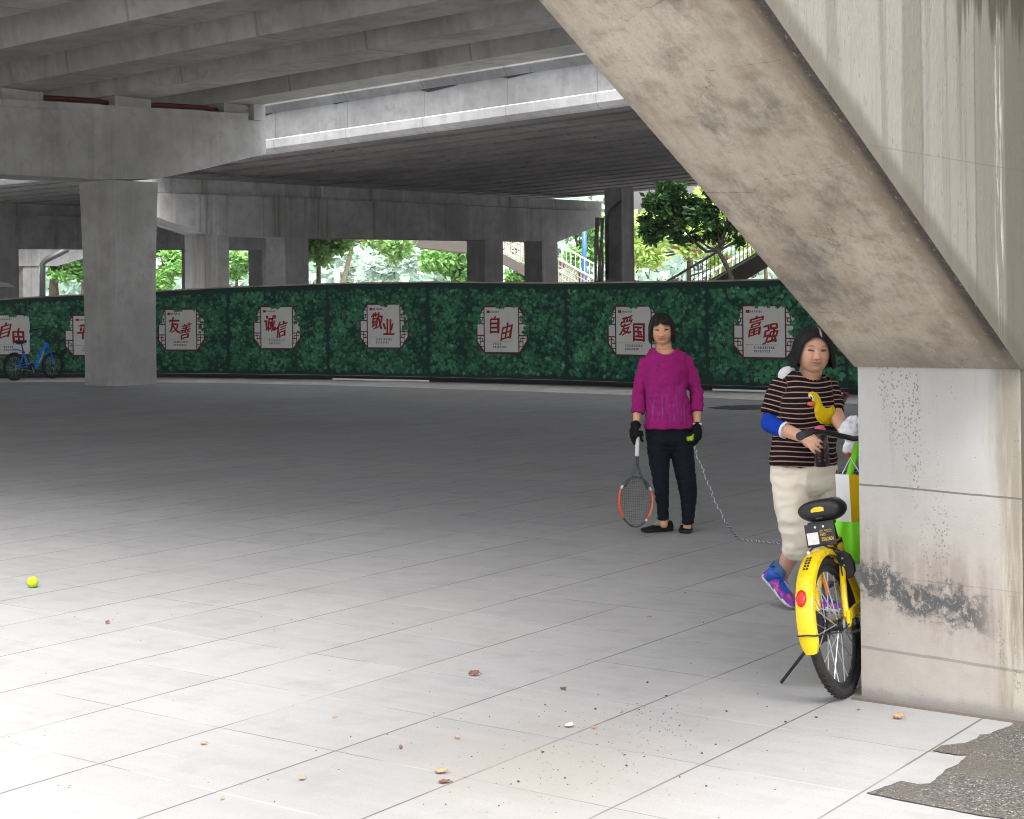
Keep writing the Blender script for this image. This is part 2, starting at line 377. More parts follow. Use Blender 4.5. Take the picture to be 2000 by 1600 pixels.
# ------------------------------------------------------------------ far overpass
def z2(a, b): return 5.88 + .009 * (a - 26.0) + (.037 * (24.3 - b) if b < 33.2 else -.33 - .012 * (b - 33.2))  # far overpass constants: whole group scaled up about the camera, widening the gap
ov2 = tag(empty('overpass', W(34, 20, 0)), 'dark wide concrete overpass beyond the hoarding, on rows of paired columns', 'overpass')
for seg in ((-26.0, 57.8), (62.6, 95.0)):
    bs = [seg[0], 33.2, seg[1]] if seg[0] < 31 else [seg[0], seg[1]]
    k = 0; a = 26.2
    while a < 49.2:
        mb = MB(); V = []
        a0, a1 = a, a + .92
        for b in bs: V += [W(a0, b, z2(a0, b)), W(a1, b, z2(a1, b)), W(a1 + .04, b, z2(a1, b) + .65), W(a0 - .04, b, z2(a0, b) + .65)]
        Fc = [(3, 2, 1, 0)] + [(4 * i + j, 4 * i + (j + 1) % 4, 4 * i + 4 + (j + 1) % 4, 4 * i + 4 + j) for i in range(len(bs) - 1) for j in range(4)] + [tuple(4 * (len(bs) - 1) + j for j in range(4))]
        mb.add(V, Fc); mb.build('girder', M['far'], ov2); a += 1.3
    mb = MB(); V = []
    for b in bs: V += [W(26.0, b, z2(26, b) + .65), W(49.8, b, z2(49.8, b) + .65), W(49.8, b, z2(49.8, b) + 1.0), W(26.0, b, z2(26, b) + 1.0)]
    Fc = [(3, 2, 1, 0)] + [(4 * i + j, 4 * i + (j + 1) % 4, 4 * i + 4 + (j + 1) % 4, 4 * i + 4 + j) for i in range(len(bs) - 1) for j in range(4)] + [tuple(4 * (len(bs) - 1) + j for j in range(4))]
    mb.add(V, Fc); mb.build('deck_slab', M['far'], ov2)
# fascia with a rounded lower lip
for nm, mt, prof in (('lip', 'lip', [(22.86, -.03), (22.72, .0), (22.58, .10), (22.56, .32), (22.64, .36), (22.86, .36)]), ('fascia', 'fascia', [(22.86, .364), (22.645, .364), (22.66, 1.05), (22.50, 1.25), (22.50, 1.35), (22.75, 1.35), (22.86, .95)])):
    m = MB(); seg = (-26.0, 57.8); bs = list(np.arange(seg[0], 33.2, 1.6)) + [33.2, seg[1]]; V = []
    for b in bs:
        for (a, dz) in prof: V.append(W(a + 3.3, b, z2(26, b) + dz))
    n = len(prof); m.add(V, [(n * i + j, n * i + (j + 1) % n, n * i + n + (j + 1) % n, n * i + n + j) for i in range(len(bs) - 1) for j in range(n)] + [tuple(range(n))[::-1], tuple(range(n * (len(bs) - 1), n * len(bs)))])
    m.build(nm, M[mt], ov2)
for b in np.arange(-10, 32, 2.75):             # raised dark patches, painted shade of holes high on the parapet
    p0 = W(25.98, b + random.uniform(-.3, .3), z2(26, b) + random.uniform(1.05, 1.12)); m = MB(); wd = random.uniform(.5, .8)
    m.prism([p0 - Vector((BX[0], BX[1], 0)) * wd, p0 + Vector((BX[0], BX[1], 0)) * wd * .2 - Vector((0, 0, .10)), p0 + Vector((BX[0], BX[1], 0)) * wd + Vector((0, 0, .05)), p0 + Vector((0, 0, .22))], (AX[0] * -.03, AX[1] * -.03, 0)); m.build('hole_shade', M['pit'], ov2)
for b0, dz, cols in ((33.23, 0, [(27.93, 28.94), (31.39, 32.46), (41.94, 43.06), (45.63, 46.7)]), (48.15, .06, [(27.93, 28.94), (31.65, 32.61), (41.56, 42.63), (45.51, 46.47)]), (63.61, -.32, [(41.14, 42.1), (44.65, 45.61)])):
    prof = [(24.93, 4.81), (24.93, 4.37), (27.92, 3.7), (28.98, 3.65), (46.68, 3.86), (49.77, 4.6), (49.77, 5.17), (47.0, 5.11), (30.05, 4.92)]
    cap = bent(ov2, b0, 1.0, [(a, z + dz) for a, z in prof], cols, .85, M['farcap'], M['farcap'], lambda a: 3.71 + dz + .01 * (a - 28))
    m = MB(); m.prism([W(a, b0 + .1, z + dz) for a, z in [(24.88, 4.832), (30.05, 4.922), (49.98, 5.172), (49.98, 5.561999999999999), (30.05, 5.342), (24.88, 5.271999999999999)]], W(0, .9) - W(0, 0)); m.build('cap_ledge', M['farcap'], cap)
M['pipe'] = plain('grey_drainpipe', (.06, .06, .064), .45)
m = MB(); q0 = [at(83, 585, 79.4), at(83, 516, 79.4), at(90, 508, 79.4), at(132, 487, 79.4)]; m.tube(q0, .15, 10); m.build('drainpipe', M['pipe'], ov2, True)
# slim pier at the far edge with a downpipe
m = MB(); c0 = at(1211, 545, 57.5); ang = math.atan2(AX[1], AX[0])
m.box((c0.x, c0.y, 2.75), (.84, .72, 5.5), Matrix.Rotation(ang, 3, 'Z'), bevel=.04)
pr = tag(m.build('bridge_pier', M['farcap'], None, origin=(c0.x, c0.y, 0)), 'slim square concrete pier right of the far cap beam, carrying the deck edge', 'pier')
m = MB(); m.tube([at(1186, 546, 57.0), at(1186, 430, 57.0), at(1192, 412, 57.0), at(1214, 392, 57.0)], .06, 8); m.build('downpipe', M['pipe'], pr, True)

# ------------------------------------------------------------------ the flared pier at the right
def pier_mats():
    out = []
    # 0: front of the stem
    t = NT('pier_stem_concrete'); p = t.pos(); x, y, z = t.sep(p)
    b = t.vmath('DOT_PRODUCT', t.vmath('SUBTRACT', p, (O2[0], O2[1], 0)), (BX[0], BX[1], 0)); u = t.mul(b, -1.0); uv = t.comb(u, z, 0)
    big = t.noise(uv, 2.2, 5, .6); mid = t.noise(uv, 9, 5, .65); fine = t.noise(uv, 120, 3, .7); vert = t.noise(t.comb(t.mul(u, 16), t.mul(z, 1.3), 0), 1, 5, .65)
    c = t.mix(big, (.38, .38, .37), (.54, .54, .525))
    low = t.step(z, 1.15, .45); c = t.mix(t.mul(low, .8), c, t.mix(mid, (.32, .285, .25), (.46, .41, .365)))
    c = t.mix(t.mul(t.step(vert, .52, .75), .55), c, (.36, .345, .32))
    c = t.mix(t.mul(t.step(t.math('ADD', u, t.mul(big, .12)), .60, .68), .85), c, t.mix(t.step(vert, .35, .6), (.46, .43, .37), (.25, .22, .17)))
    # scuffed black smear at knee height, falling to the right
    zz = t.math('ADD', z, t.math('ADD', t.mul(u, .22), t.mul(t.math('SUBTRACT', t.noise(uv, 6, 6, .75), .5), .40)))
    wash = t.mul(t.mul(t.step(zz, .30, .50), t.step(zz, .80, .56)), t.step(vert, .35, .6)); c = t.mix(t.mul(wash, .6), c, (.23, .185, .155))
    sm = t.mul(t.step(zz, .41, .47), t.step(zz, .60, .53)); sm = t.mul(sm, t.mul(t.step(t.noise(t.comb(t.mul(u, 30), t.mul(z, 18), 2), 1, 6, .8), .40, .50), t.step(u, .60, .45)))
    c = t.mix(t.mul(sm, .9), c, (.06, .068, .075))
    dots = t.mul(t.math('LESS_THAN', t.voro(t.comb(t.mul(u, 1.0), t.mul(z, .8), 0), 85), .33), t.step(t.noise(t.comb(t.mul(u, 7), z, 5), 1.3, 3), .52, .66))
    c = t.mix(t.mul(dots, .6), c, (.13, .12, .11))
    # pour joints
    wob = t.mul(t.math('SUBTRACT', big, .5), .02)
    for zj, wdt, k in ((.885, .004, .8), (.215, .006, .45), (.52, .002, .25)):
        d = t.math('ABSOLUTE', t.math('ADD', t.math('SUBTRACT', z, zj), t.math('ADD', t.mul(u, .03), wob))); c = t.mix(t.mul(t.math('LESS_THAN', d, wdt), k), c, (.12, .11, .1))
    c = t.mix(t.mul(t.step(t.math('ADD', z, t.mul(mid, .06)), .10, .045), .8), c, (.22, .215, .21))  # base shadow painted into the foot colour, along with grime
    pit = t.math('LESS_THAN', t.voro(uv, 22), .05); c = t.mix(t.mul(pit, .7), c, (.12, .115, .11)); c = t.mix(t.mul(fine, .12), c, (.2, .19, .18))
    t.bump(t.math('ADD', t.mul(mid, .35), t.mul(fine, .5)), .002); out.append(t.out(c, .9, 0, .25))
    # 1: sloping soffit
    t = NT('pier_soffit_concrete'); p = t.pos(); x, y, z = t.sep(p)
    b = t.vmath('DOT_PRODUCT', t.vmath('SUBTRACT', p, (O2[0], O2[1], 0)), (BX[0], BX[1], 0)); u = t.mul(b, -1.0); s = t.mul(z, 2.0); uv = t.comb(u, s, 0)
    big = t.noise(uv, 1.6, 6, .62); mid = t.noise(uv, 7, 6, .68); fine = t.noise(uv, 90, 3, .7); lng = t.noise(t.comb(t.mul(u, 9), t.mul(s, .9), 3), 1, 5, .6)
    c = t.mix(t.step(big, .3, .7), (.30, .255, .20), (.48, .43, .36))
    c = t.mix(t.mul(t.step(lng, .45, .7), .5), c, (.46, .42, .355)); c = t.mix(t.mul(t.step(lng, .52, .3), .3), c, (.30, .24, .18))
    gr = t.noise(t.comb(t.mul(u, 3.3), t.mul(s, 1.7), 8), 1, 6, .7); c = t.mix(t.mul(t.step(gr, .49, .66), .85), c, (.135, .125, .118))
    c = t.mix(t.mul(t.step(mid, .48, .68), .6), c, (.22, .18, .14))
    e1 = t.step(t.math('ADD', u, t.mul(t.math('SUBTRACT', lng, .5), .10)), .545, .635); c = t.mix(t.mul(e1, .85), c, (.17, .135, .10))
    e2 = t.step(t.math('ADD', u, t.mul(t.math('SUBTRACT', lng, .5), .05)), .625, .665); c = t.mix(t.mul(e2, .9), c, (.045, .042, .04))
    e0 = t.step(t.math('ADD', u, t.mul(mid, .06)), .06, .02); c = t.mix(t.mul(e0, .6), c, (.21, .18, .15))
    c = t.mix(t.mul(t.step(t.math('ADD', z, t.mul(t.math('SUBTRACT', mid, .5), .10)), 1.50, 1.40), .65), c, (.24, .215, .18))
    grn = t.noise(t.comb(t.mul(u, 42), t.mul(s, 13), 2), 1, 6, .78); c = t.mix(t.mul(t.step(grn, .48, .66), .34), c, (.19, .16, .13)); c = t.mix(t.mul(t.step(grn, .44, .34), .28), c, (.58, .53, .45))
    crack = t.math('LESS_THAN', t.voro(t.vmath('ADD', uv, t.comb(t.mul(mid, .3), 0, 0)), 2.1, feature='DISTANCE_TO_EDGE'), .003)
    c = t.mix(t.mul(crack, t.mul(t.step(gr, .45, .55), .7)), c, (.12, .1, .085)); c = t.mix(t.mul(t.step(fine, .5, .8), .35), c, (.2, .17, .135))
    t.bump(t.math('ADD', mid, t.mul(fine, .6)), .006); out.append(t.out(c, .92, 0, .2))
    # 2: streaked side
    t = NT('pier_side_concrete'); p = t.pos(); x, y, z = t.sep(p)
    a = t.vmath('DOT_PRODUCT', t.vmath('SUBTRACT', p, (O2[0], O2[1], 0)), (AX[0], AX[1], 0)); uv = t.comb(a, z, 0)
    big = t.noise(uv, 1.4, 5, .6); mid = t.noise(uv, 8, 5, .65); fine = t.noise(t.comb(t.mul(a, 60), t.mul(z, 14), 0), 1, 3, .7); vert = t.noise(t.comb(t.mul(a, 11), t.mul(z, .5), 0), 1, 5, .62)
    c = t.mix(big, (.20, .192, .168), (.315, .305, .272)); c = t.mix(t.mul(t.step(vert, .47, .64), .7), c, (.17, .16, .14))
    aw = t.math('ADD', a, t.mul(t.math('SUBTRACT', mid, .5), .02))
    for a0, a1, k, cc in ((-1.15, -.99, .85, (.19, .178, .15)), (-.48, -.17, .75, (.20, .188, .155)), (-.17, .4, .8, (.14, .128, .10)), (-.99, -.985, .8, (.06, .055, .05)), (-.485, -.478, .7, (.06, .055, .045))):
        c = t.mix(t.mul(t.mul(t.step(aw, a0 - .012, a0 + .012), t.step(aw, a1 + .012, a1 - .012)), k), c, cc)
    wh = t.mul(t.step(aw, -.30, -.24), t.step(aw, -.18, -.22)); wh = t.mul(wh, t.step(t.noise(t.comb(t.mul(a, 40), t.mul(z, 2.5), 1), 1, 4, .7), .48, .6)); c = t.mix(t.mul(wh, .8), c, (.62, .6, .55))
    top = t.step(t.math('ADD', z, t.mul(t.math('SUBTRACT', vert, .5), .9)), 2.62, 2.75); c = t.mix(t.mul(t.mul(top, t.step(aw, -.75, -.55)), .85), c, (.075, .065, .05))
    zj = t.math('ABSOLUTE', t.math('SUBTRACT', z, 2.14)); c = t.mix(t.mul(t.math('LESS_THAN', t.math('ADD', zj, t.mul(mid, .006)), .005), .5), c, (.14, .12, .1))
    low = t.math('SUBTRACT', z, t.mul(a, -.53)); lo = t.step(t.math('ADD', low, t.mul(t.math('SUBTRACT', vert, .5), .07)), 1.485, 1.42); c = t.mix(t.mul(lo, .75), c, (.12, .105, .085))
    dots = t.math('LESS_THAN', t.voro(t.comb(t.mul(a, 1), t.mul(z, .35), 0), 45), .14); c = t.mix(t.mul(dots, .5), c, (.12, .11, .1)); c = t.mix(t.mul(t.step(fine, .5, .8), .3), c, (.22, .21, .18))
    t.bump(t.math('ADD', mid, t.mul(fine, .6)), .005); out.append(t.out(c, .92, 0, .2))
    return out
pm = pier_mats()
m = MB(); W0, W1 = 0.0, -.675; D = .78           # stem: b from 0 to -.675, a from 0 to D
arm = [(0, 1.37), (-.7, 1.735), (-1.26, 2.035), (-1.81, 2.325), (-2.25, 2.56), (-3.1, 3.0)]; TOP = 3.75
def pv(a, b, z): return W(a, b, z)
# each patch of the pier gets its own material; subdivided grid on the stem foot for an uneven edge
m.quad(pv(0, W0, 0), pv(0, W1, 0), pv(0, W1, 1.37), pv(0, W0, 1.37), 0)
lip = .016
for (a0, zz0), (a1, zz1) in zip(arm[:-1], arm[1:]): m.quad(pv(a0 - (lip if a0 == 0 else 0), W0 + .008, zz0), pv(a0 - (lip if a0 == 0 else 0), W1 - .008, zz0), pv(a1, W1 - .008, zz1), pv(a1, W0 + .008, zz1), 1)
m.quad(pv(0, W0, 1.37), pv(0, W1, 1.37), pv(-lip, W1 - .008, 1.37), pv(-lip, W0 + .008, 1.37), 1)
ae, ze = arm[-1]
for bb in (W1 - .008, W0 + .008): m.add([pv(-lip, bb, 1.37)] + [pv(a, bb, z) for a, z in arm[1:]] + [pv(ae, bb, TOP), pv(D + .3, bb, TOP), pv(D + .3, bb, 1.95), pv(D, bb, 1.37)], [tuple(range(len(arm) + 4))], 2)
for bb in (W1, W0): m.add([pv(0, bb, 0), pv(0, bb, 1.37), pv(D, bb, 1.37), pv(D, bb, 0)], [(0, 1, 2, 3)], 2)
m.quad(pv(ae, W0 + .008, ze), pv(ae, W1 - .008, ze), pv(ae, W1 - .008, TOP), pv(ae, W0 + .008, TOP), 2)
m.quad(pv(ae, W0 + .008, TOP), pv(ae, W1 - .008, TOP), pv(D + .3, W1 - .008, TOP), pv(D + .3, W0 + .008, TOP), 2)
m.quad(pv(D, W0, 0), pv(D, W1, 0), pv(D, W1, 1.37), pv(D, W0, 1.37), 2)
m.quad(pv(D, W0 + .008, 1.37), pv(D, W1 - .008, 1.37), pv(D + .3, W1 - .008, 1.95), pv(D + .3, W0 + .008, 1.95), 2)
m.quad(pv(D + .3, W0 + .008, 1.95), pv(D + .3, W1 - .008, 1.95), pv(D + .3, W1 - .008, TOP), pv(D + .3, W0 + .008, TOP), 2)
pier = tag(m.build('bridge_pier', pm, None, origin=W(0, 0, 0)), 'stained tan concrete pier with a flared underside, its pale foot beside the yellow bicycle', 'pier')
m = MB(); m.prism([W(-.035, .03, 0), W(-.035, -.8, 0), W(-.0, -.8, 0), W(-.0, .03, 0)], (0, 0, .012)); M['grime'] = plain('grimy_joint', (.16, .14, .12), .9); m.build('footing', M['grime'], pier)
# ------------------------------------------------------------------ hoarding printed with ivy
HPX = [(-170, 596, 743), (55, 580, 738.5), (262, 570, 737), (447, 560, 739), (642, 553, 742), (838, 549.5, 746), (1108, 551.5, 753), (1383, 547.5, 763), (1655, 541, 771), (1950, 536, 783)]
hb = [gnd(x, yb) for x, yt, yb in HPX]; ht = [at(x, yt, p.y) for (x, yt, yb), p in zip(HPX, hb)]
hoard = tag(empty('hoarding', hb[4]), 'long green hoarding printed with ivy leaves and white slogan windows', 'hoarding')
def leafy(name, dark, light, rough=.55, attr=True, trans=.35, hue=None):
    t = NT(name); a = t.attr('tint'); c = t.mix(a.outputs['Fac'], dark, light)
    t.out(c, rough, 0, .3)
    if trans:
        tr = t.n('BsdfTranslucent'); t.put(tr.inputs['Color'], c); mx = t.n('MixShader'); mx.inputs[0].default_value = trans
        t.t.links.new(t.b.outputs[0], mx.inputs[1]); t.t.links.new(tr.outputs[0], mx.inputs[2]); t.t.links.new(mx.outputs[0], t.t.nodes['Material Output'].inputs['Surface'])
    return t.m
M['ivy'] = leafy('printed_ivy', (.005, .060, .050), (.17, .62, .31), .6, trans=0)
M['ivyback'] = plain('print_ground', (.004, .044, .038), .6)
M['rail'] = plain('weathered_rail', (.45, .38, .28), .6, vary=.5, scale=3)
M['darkrail'] = plain('dark_base_rail', (.012, .016, .02), .6)
M['board'] = plain('printed_white', (.84, .84, .84), .6, vary=.05, scale=6)
M['maroon'] = plain('printed_maroon', (.10, .030, .040), .6)
M['redink'] = plain('printed_red', (.36, .010, .014), .6)
M['greyink'] = plain('printed_grey', (.16, .15, .21), .6)
LEAF = [(0, .06), (.16, .28), (.36, .24), (.30, .02), (.58, -.10), (.34, -.20), (.36, -.46), (.14, -.34), (0, -.78), (-.14, -.34), (-.36, -.46), (-.34, -.20), (-.58, -.10), (-.30, .02), (-.36, .24), (-.16, .28)]
def set_tint(ob, vals):
    at_ = ob.data.attributes.new('tint', 'FLOAT', 'FACE'); at_.data.foreach_set('value', np.asarray(vals, dtype=np.float32))
words = ['自由', '平等', '友善', '诚信', '敬业', '自由', '爱国', '富强', None]
cpx = [25, 178, 354, 541, 750, 980, 1238, 1493, None]
cpy = [654, 655, 644, 640, 637, 644, 646, 648, None]
from mathutils import noise as mnoise
def poster(mb, xf, word, k):
    """xf(u, v, layer) -> place; white window with lattice wings, red brush characters"""
    def rect(u0, v0, u1, v1, l, mi): mb.add([xf(u0, v0, l), xf(u1, v0, l), xf(u1, v1, l), xf(u0, v1, l)], [(0, 1, 2, 3)], mi)
    def bar(u0, v0, u1, v1, w, l, mi):
        d = Vector((u1 - u0, v1 - v0, 0)).normalized(); n = Vector((-d.y, d.x, 0)) * w / 2
        mb.add([xf(u0 - n.x, v0 - n.y, l), xf(u1 - n.x, v1 - n.y, l), xf(u1 + n.x, v1 + n.y, l), xf(u0 + n.x, v0 + n.y, l)], [(0, 1, 2, 3)], mi)
    OCT = [(-.41, .455), (.41, .455), (.615, .19), (.615, -.22), (.43, -.455), (-.41, -.455), (-.60, -.24), (-.60, .19)]
    mb.add([xf(u, v, 0) for u, v in OCT], [tuple(range(8))], 0)
    for i in range(8):
        p, q = OCT[i], OCT[(i + 1) % 8]
        if i in (7,): p = (p[0] + .05, p[1] + .07)
        if i in (1,): q = (q[0] - .05, q[1] + .06)
        bar(*p, *q, .038, 1 + i, 1)
    for s in (-1, 1):
        bar(s * .415, -.45, s * .415, .45, .026, 10, 1)
        for sv in (-1, 1):
            bar(s * .42, sv * .115, s * .60, sv * .115, .022, 11, 1)
            bar(s * .42, sv * .235, s * .52, sv * .235, .018, 12, 1); bar(s * .515, sv * .12, s * .515, sv * .33, .018, 13, 1)
            bar(s * .455, sv * .17, s * .455, sv * .24, .016, 14, 1); bar(s * .455, sv * .17, s * .575, sv * .17, .016, 15, 1); bar(s * .42, sv * .33, s * .52, sv * .33, .016, 16, 1)
    rect(-.40, -.43, .40, .43, 9, 0)
    rect(-.35, .325, -.275, .375, 17, 2)
    r = random.Random(k)
    def tiny(u0, u1, v, h):
        u = u0
        while u < u1:
            w = h * r.uniform(.75, 1.0)
            for q in range(2): rect(u, v + h * (.1 + .5 * q) - h * .5, u + w * .85, v + h * (.32 + .5 * q) - h * .5, 17, 3)
            rect(u + w * r.uniform(.1, .5), v - h * .5, u + w * .6, v + h * .5, 18, 3)
            u += w * 1.12
    tiny(-.262, -.04, .348, .036)
    bar(-.37, -.225, .27, -.225, .005, 17, 3)
    tiny(-.2, .0 if k in (0, 5) else .2, -.272, .042); tiny(-.2, .12, -.335, .042)
    for ch, cu, cv, sz in ((word[0], -.165, .07, .335), (word[1], .125, -.055, .335)):
        ph = r.uniform(0, 6)
        def wf(v): return Vector((v.x * .92 + .10 * v.y + .018 * math.sin(v.y * 16 + ph), v.y * 1.12 + .10 * v.x + .016 * math.sin(v.x * 14 + ph), 0))
        for q_ in (-1, 0, 1): mb.text(ch, lambda x, y: xf(cu + x + q_ * .011, cv + y + q_ * .006, 20 + q_), sz, 2, warp=wf)
for i in range(len(hb) - 1):
    p, q, tp, tq = hb[i], hb[i + 1], ht[i], ht[i + 1]; d = (q - p); L = d.length; d.normalize(); n = Vector((d.y, -d.x, 0)); n = n if n.y < 0 else -n
    z0 = .10; gap = i in (4, 7)
    def place(s, z, off, p=p, d=d, n=n): return p + d * s + n * off + Vector((0, 0, z))
    tz = lambda s: tp.z + (tq.z - tp.z) * s / L
    mb = MB(); e = .002; mb.prism([place(e, z0, 0), place(L - e, z0, 0), place(L - e, tz(L) - .03, 0), place(e, tz(0) - .03, 0)], n * -.03, 0)
    # the printed leaves, flat on the panel face
    tint = [0.0] * len(mb.f); N = int(L * 620); rr = np.random.default_rng(50 + i % 4); ss = rr.uniform(.06, L - .06, N); zz = rr.uniform(z0 + .07, 1, N)
    order = np.argsort(rr.uniform(0, 1, N))
    for kx, j in enumerate(order):
        s = float(ss[j]); z = z0 + .09 + (tz(s) - .14 - z0 - .09) * (float(zz[j]) - z0 - .07) / (1 - z0 - .07)
        cl = mnoise.noise(Vector((s * 1.5 + (i % 4) * 11, z * 1.9, 3))) * .5 + mnoise.noise(Vector((s * 4.3, z * 4.3, 9 + i % 4))) * .45
        grow = kx / N
        tv = min(1, max(0, .14 + .48 * cl + .55 * grow * (rr.uniform() ** 1.8) + rr.normal() * .09)); sz = rr.uniform(.07, .135) * (1 - .25 * grow); an = rr.normal() * .45; ca, sa = math.cos(an), math.sin(an)
        off = .0015 + .008 * grow; V = []
        for (x, y) in LEAF:
            X, Y = (x * ca - y * sa) * sz, (x * sa + y * ca) * sz * .9; S, Z = min(max(s + X, e), L - e), min(max(z + Y, z0), tz(s) - .035); V.append(place(S, Z, off))
        mb.add(V, [tuple(range(16))], 1); tint.append(tv)
    ob = mb.build('panel', [M['ivyback'], M['ivy']], hoard, fix=False); set_tint(ob, tint)
    if words[i]:
        u, v = ray(cpx[i], cpy[i]); nn = Vector((n.x, n.y)); t = (p.x * n.x + p.y * n.y) / (u * n.x + n.y); cen = Vector((u * t, t, HC + v * t)); cs = (cen - p).dot(d); cz = cen.z
        wsc = 1.0
        mb = MB(); poster(mb, lambda a_, b_, l, cs=cs, cz=cz: place(cs + a_ * wsc, cz + b_, .0115 + l * .0004), words[i], i)
        pf = len(mb.f); tint = [0.0] * pf; rr = np.random.default_rng(90 + i)
        spots = [(rr.uniform(-.15, .1), rr.uniform(.43, .49)) for _ in range(9)] + [(rr.uniform(-.66, -.5), rr.uniform(.15, .42)) for _ in range(34)] + [(rr.uniform(.5, .68), rr.uniform(-.1, .40)) for _ in range(26)] + [(rr.uniform(.2, .45), .46 + rr.uniform(-.02, .05)) for _ in range(6)] + [(rr.uniform(-.7, .7), -.50 + rr.uniform(-.04, .02)) for _ in range(8)] + [(-.64 + rr.uniform(-.05, .015), rr.uniform(-.3, .1)) for _ in range(10)]
        for kx, (su, sv) in enumerate(spots):
            sz = rr.uniform(.07, .115); an = rr.normal() * .5; ca, sa = math.cos(an), math.sin(an)
            mb.add([place(cs + su + (x * ca - y * sa) * sz, cz + sv + (x * sa + y * ca) * sz * .9, .0195 + kx * .0001) for x, y in LEAF], [tuple(range(16))], 4); tint.append(float(np.clip(rr.uniform(.05, .5), 0, 1)))
        po = mb.build('printed_poster', [M['board'], M['maroon'], M['redink'], M['greyink'], M['ivy']], ob, fix=False, origin=tuple(hb[4])); set_tint(po, tint)
    mb = MB(); mb.prism([place(0, tz(0) - .03, .02), place(L, tz(L) - .03, .02), place(L, tz(L), .02), place(0, tz(0), .02)], n * -.06); mb.build('top_rail', M['rail'], hoard)
    mb = MB(); zb = .035 if gap else .004
    mb.prism([place(0, zb, -.005), place(L, zb, -.005), place(L, z0 - .004, -.005), place(0, z0 - .004, -.005)], n * -.04); mb.build('base_rail', M['darkrail'], hoard)
    mb = MB(); mb.box(place(0, .5, -.08), (.06, .06, 1.0)); mb.build('post', M['darkrail'], hoard)

# ------------------------------------------------------------------ trees
M['bark'] = plain('bark', (.10, .075, .055), .9, vary=.45, scale=9, bump=.01)
M['darkbark'] = plain('dark_bark', (.035, .028, .024), .9, vary=.4, scale=12)
M['palebark'] = plain('pale_bark', (.30, .26, .20), .9, vary=.35, scale=7, bump=.01)
TREEM = {'pale': leafy('pale_green_leaves', (.24, .46, .15), (.56, .78, .34)), 'mid': leafy('mid_green_leaves', (.08, .24, .07), (.34, .60, .18)), 'dark': leafy('overpass_shade_leaves', (.010, .035, .012), (.045, .12, .03), .35),  # 'dark' leaves carry the overpass shade in their colour
         'lime': leafy('lime_green_leaves', (.30, .46, .12), (.66, .80, .28)), 'blue': leafy('haze_tinted_leaves', (.40, .55, .46), (.66, .80, .70))}  # distance haze put into leaf colours, most of all 'blue'
M['petal'] = plain('pink_petals', (.75, .16, .32), .6)
def tree(label, base, H, trunk_pts, clumps, mat, leaf, n, group='trees beyond the hoarding', bark='bark', tr=.14, seed=0, droop=0.0, flowers=0, aspect=.5):
    """clumps: (centre, radius, squash) leaf masses; leaves are small folded blades spread through them"""
    r = np.random.default_rng(seed); root = tag(empty('tree', base), label, 'tree', group)
    mb = MB()
    for P, rad in trunk_pts: mb.tube(P, rad, 7)
    cen = [Vector(c[0]) for c in clumps]
    tops = trunk_pts[0][0]
    for c in cen:
        o = min(tops[1:], key=lambda q: (Vector(q) - c).length); o = Vector(o); mid = (o + c) / 2 + Vector((r.normal() * .2, r.normal() * .2, -.1)) * (c - o).length * .4
        mb.tube([o, mid, c], [tr * .35, tr * .22, tr * .08], 5)
    mb.build('trunk', M[bark], root, True)
    vol = np.array([c[1] ** 3 * c[2] for c in clumps]); pick = r.choice(len(clumps), n, p=vol / vol.sum())
    d = r.normal(size=(n, 3)); d /= np.linalg.norm(d, axis=1)[:, None]; rad = r.uniform(0, 1, n) ** .45 * (1 + .22 * r.normal(size=n))
    C = np.array([[*c[0]] for c in clumps])[pick]; RR = np.array([c[1] for c in clumps])[pick]; SQ = np.array([c[2] for c in clumps])[pick]
    P = C + d * (RR * rad)[:, None] * np.stack([np.ones(n), np.ones(n), SQ], 1)
    lum = np.array([r.uniform(.2, .8) for _ in clumps])[pick]
    ax = r.normal(size=(n, 3)); ax[:, 2] = ax[:, 2] * .5 - droop; ax /= np.linalg.norm(ax, axis=1)[:, None]
    up = r.normal(size=(n, 3)) + np.array([0, 0, 1.0]); sd = np.cross(ax, up); sd /= np.linalg.norm(sd, axis=1)[:, None] + 1e-9; nn = np.cross(sd, ax)
    l = leaf * r.uniform(.7, 1.3, n)[:, None]; w = l * aspect
    a0 = P; a1 = P + ax * l * .5 + sd * w * .5 - nn * w * .12; a2 = P + ax * l; a3 = P + ax * l * .5 - sd * w * .5 - nn * w * .12
    V = np.stack([a0, a1, a2, a3], 1).reshape(-1, 3); F = np.arange(n * 4).reshape(-1, 4)
    me = bpy.data.meshes.new('crown'); me.from_pydata((V - np.array(base)).tolist(), [], F.tolist()); me.materials.append(TREEM[mat]); ob = bpy.data.objects.new('crown', me); col.objects.link(ob); ob.parent = root
    set_tint(ob, np.clip(lum * .6 + r.uniform(0, .55, n) + .1 * (rad - .6), 0, 1))
    if flowers:
        mb = MB()
        for j in r.choice(n, flowers):
            for q in range(3): mb.add([P[j] + r.normal(size=3) * leaf * .45 for _ in range(4)], [(0, 1, 2, 3)])
        mb.build('blossoms', M['petal'], root, fix=False)
    return root
def crown(px, py, Y, rx, ry, k, rmin, rmax, seed, depth=1.0):
    """k clumps scattered in an ellipse (photo pixels) at distance Y"""
    r = random.Random(seed); out = []; m = Y / FPX
    for _ in range(k):
        while True:
            x, y = r.uniform(-1, 1), r.uniform(-1, 1)
            if x * x + y * y < 1: break
        out.append((tuple(at(px + x * rx, py + y * ry, Y + r.uniform(-1, 1) * rx * m * depth)), r.uniform(rmin, rmax) * m, r.uniform(.6, .9)))
    return out
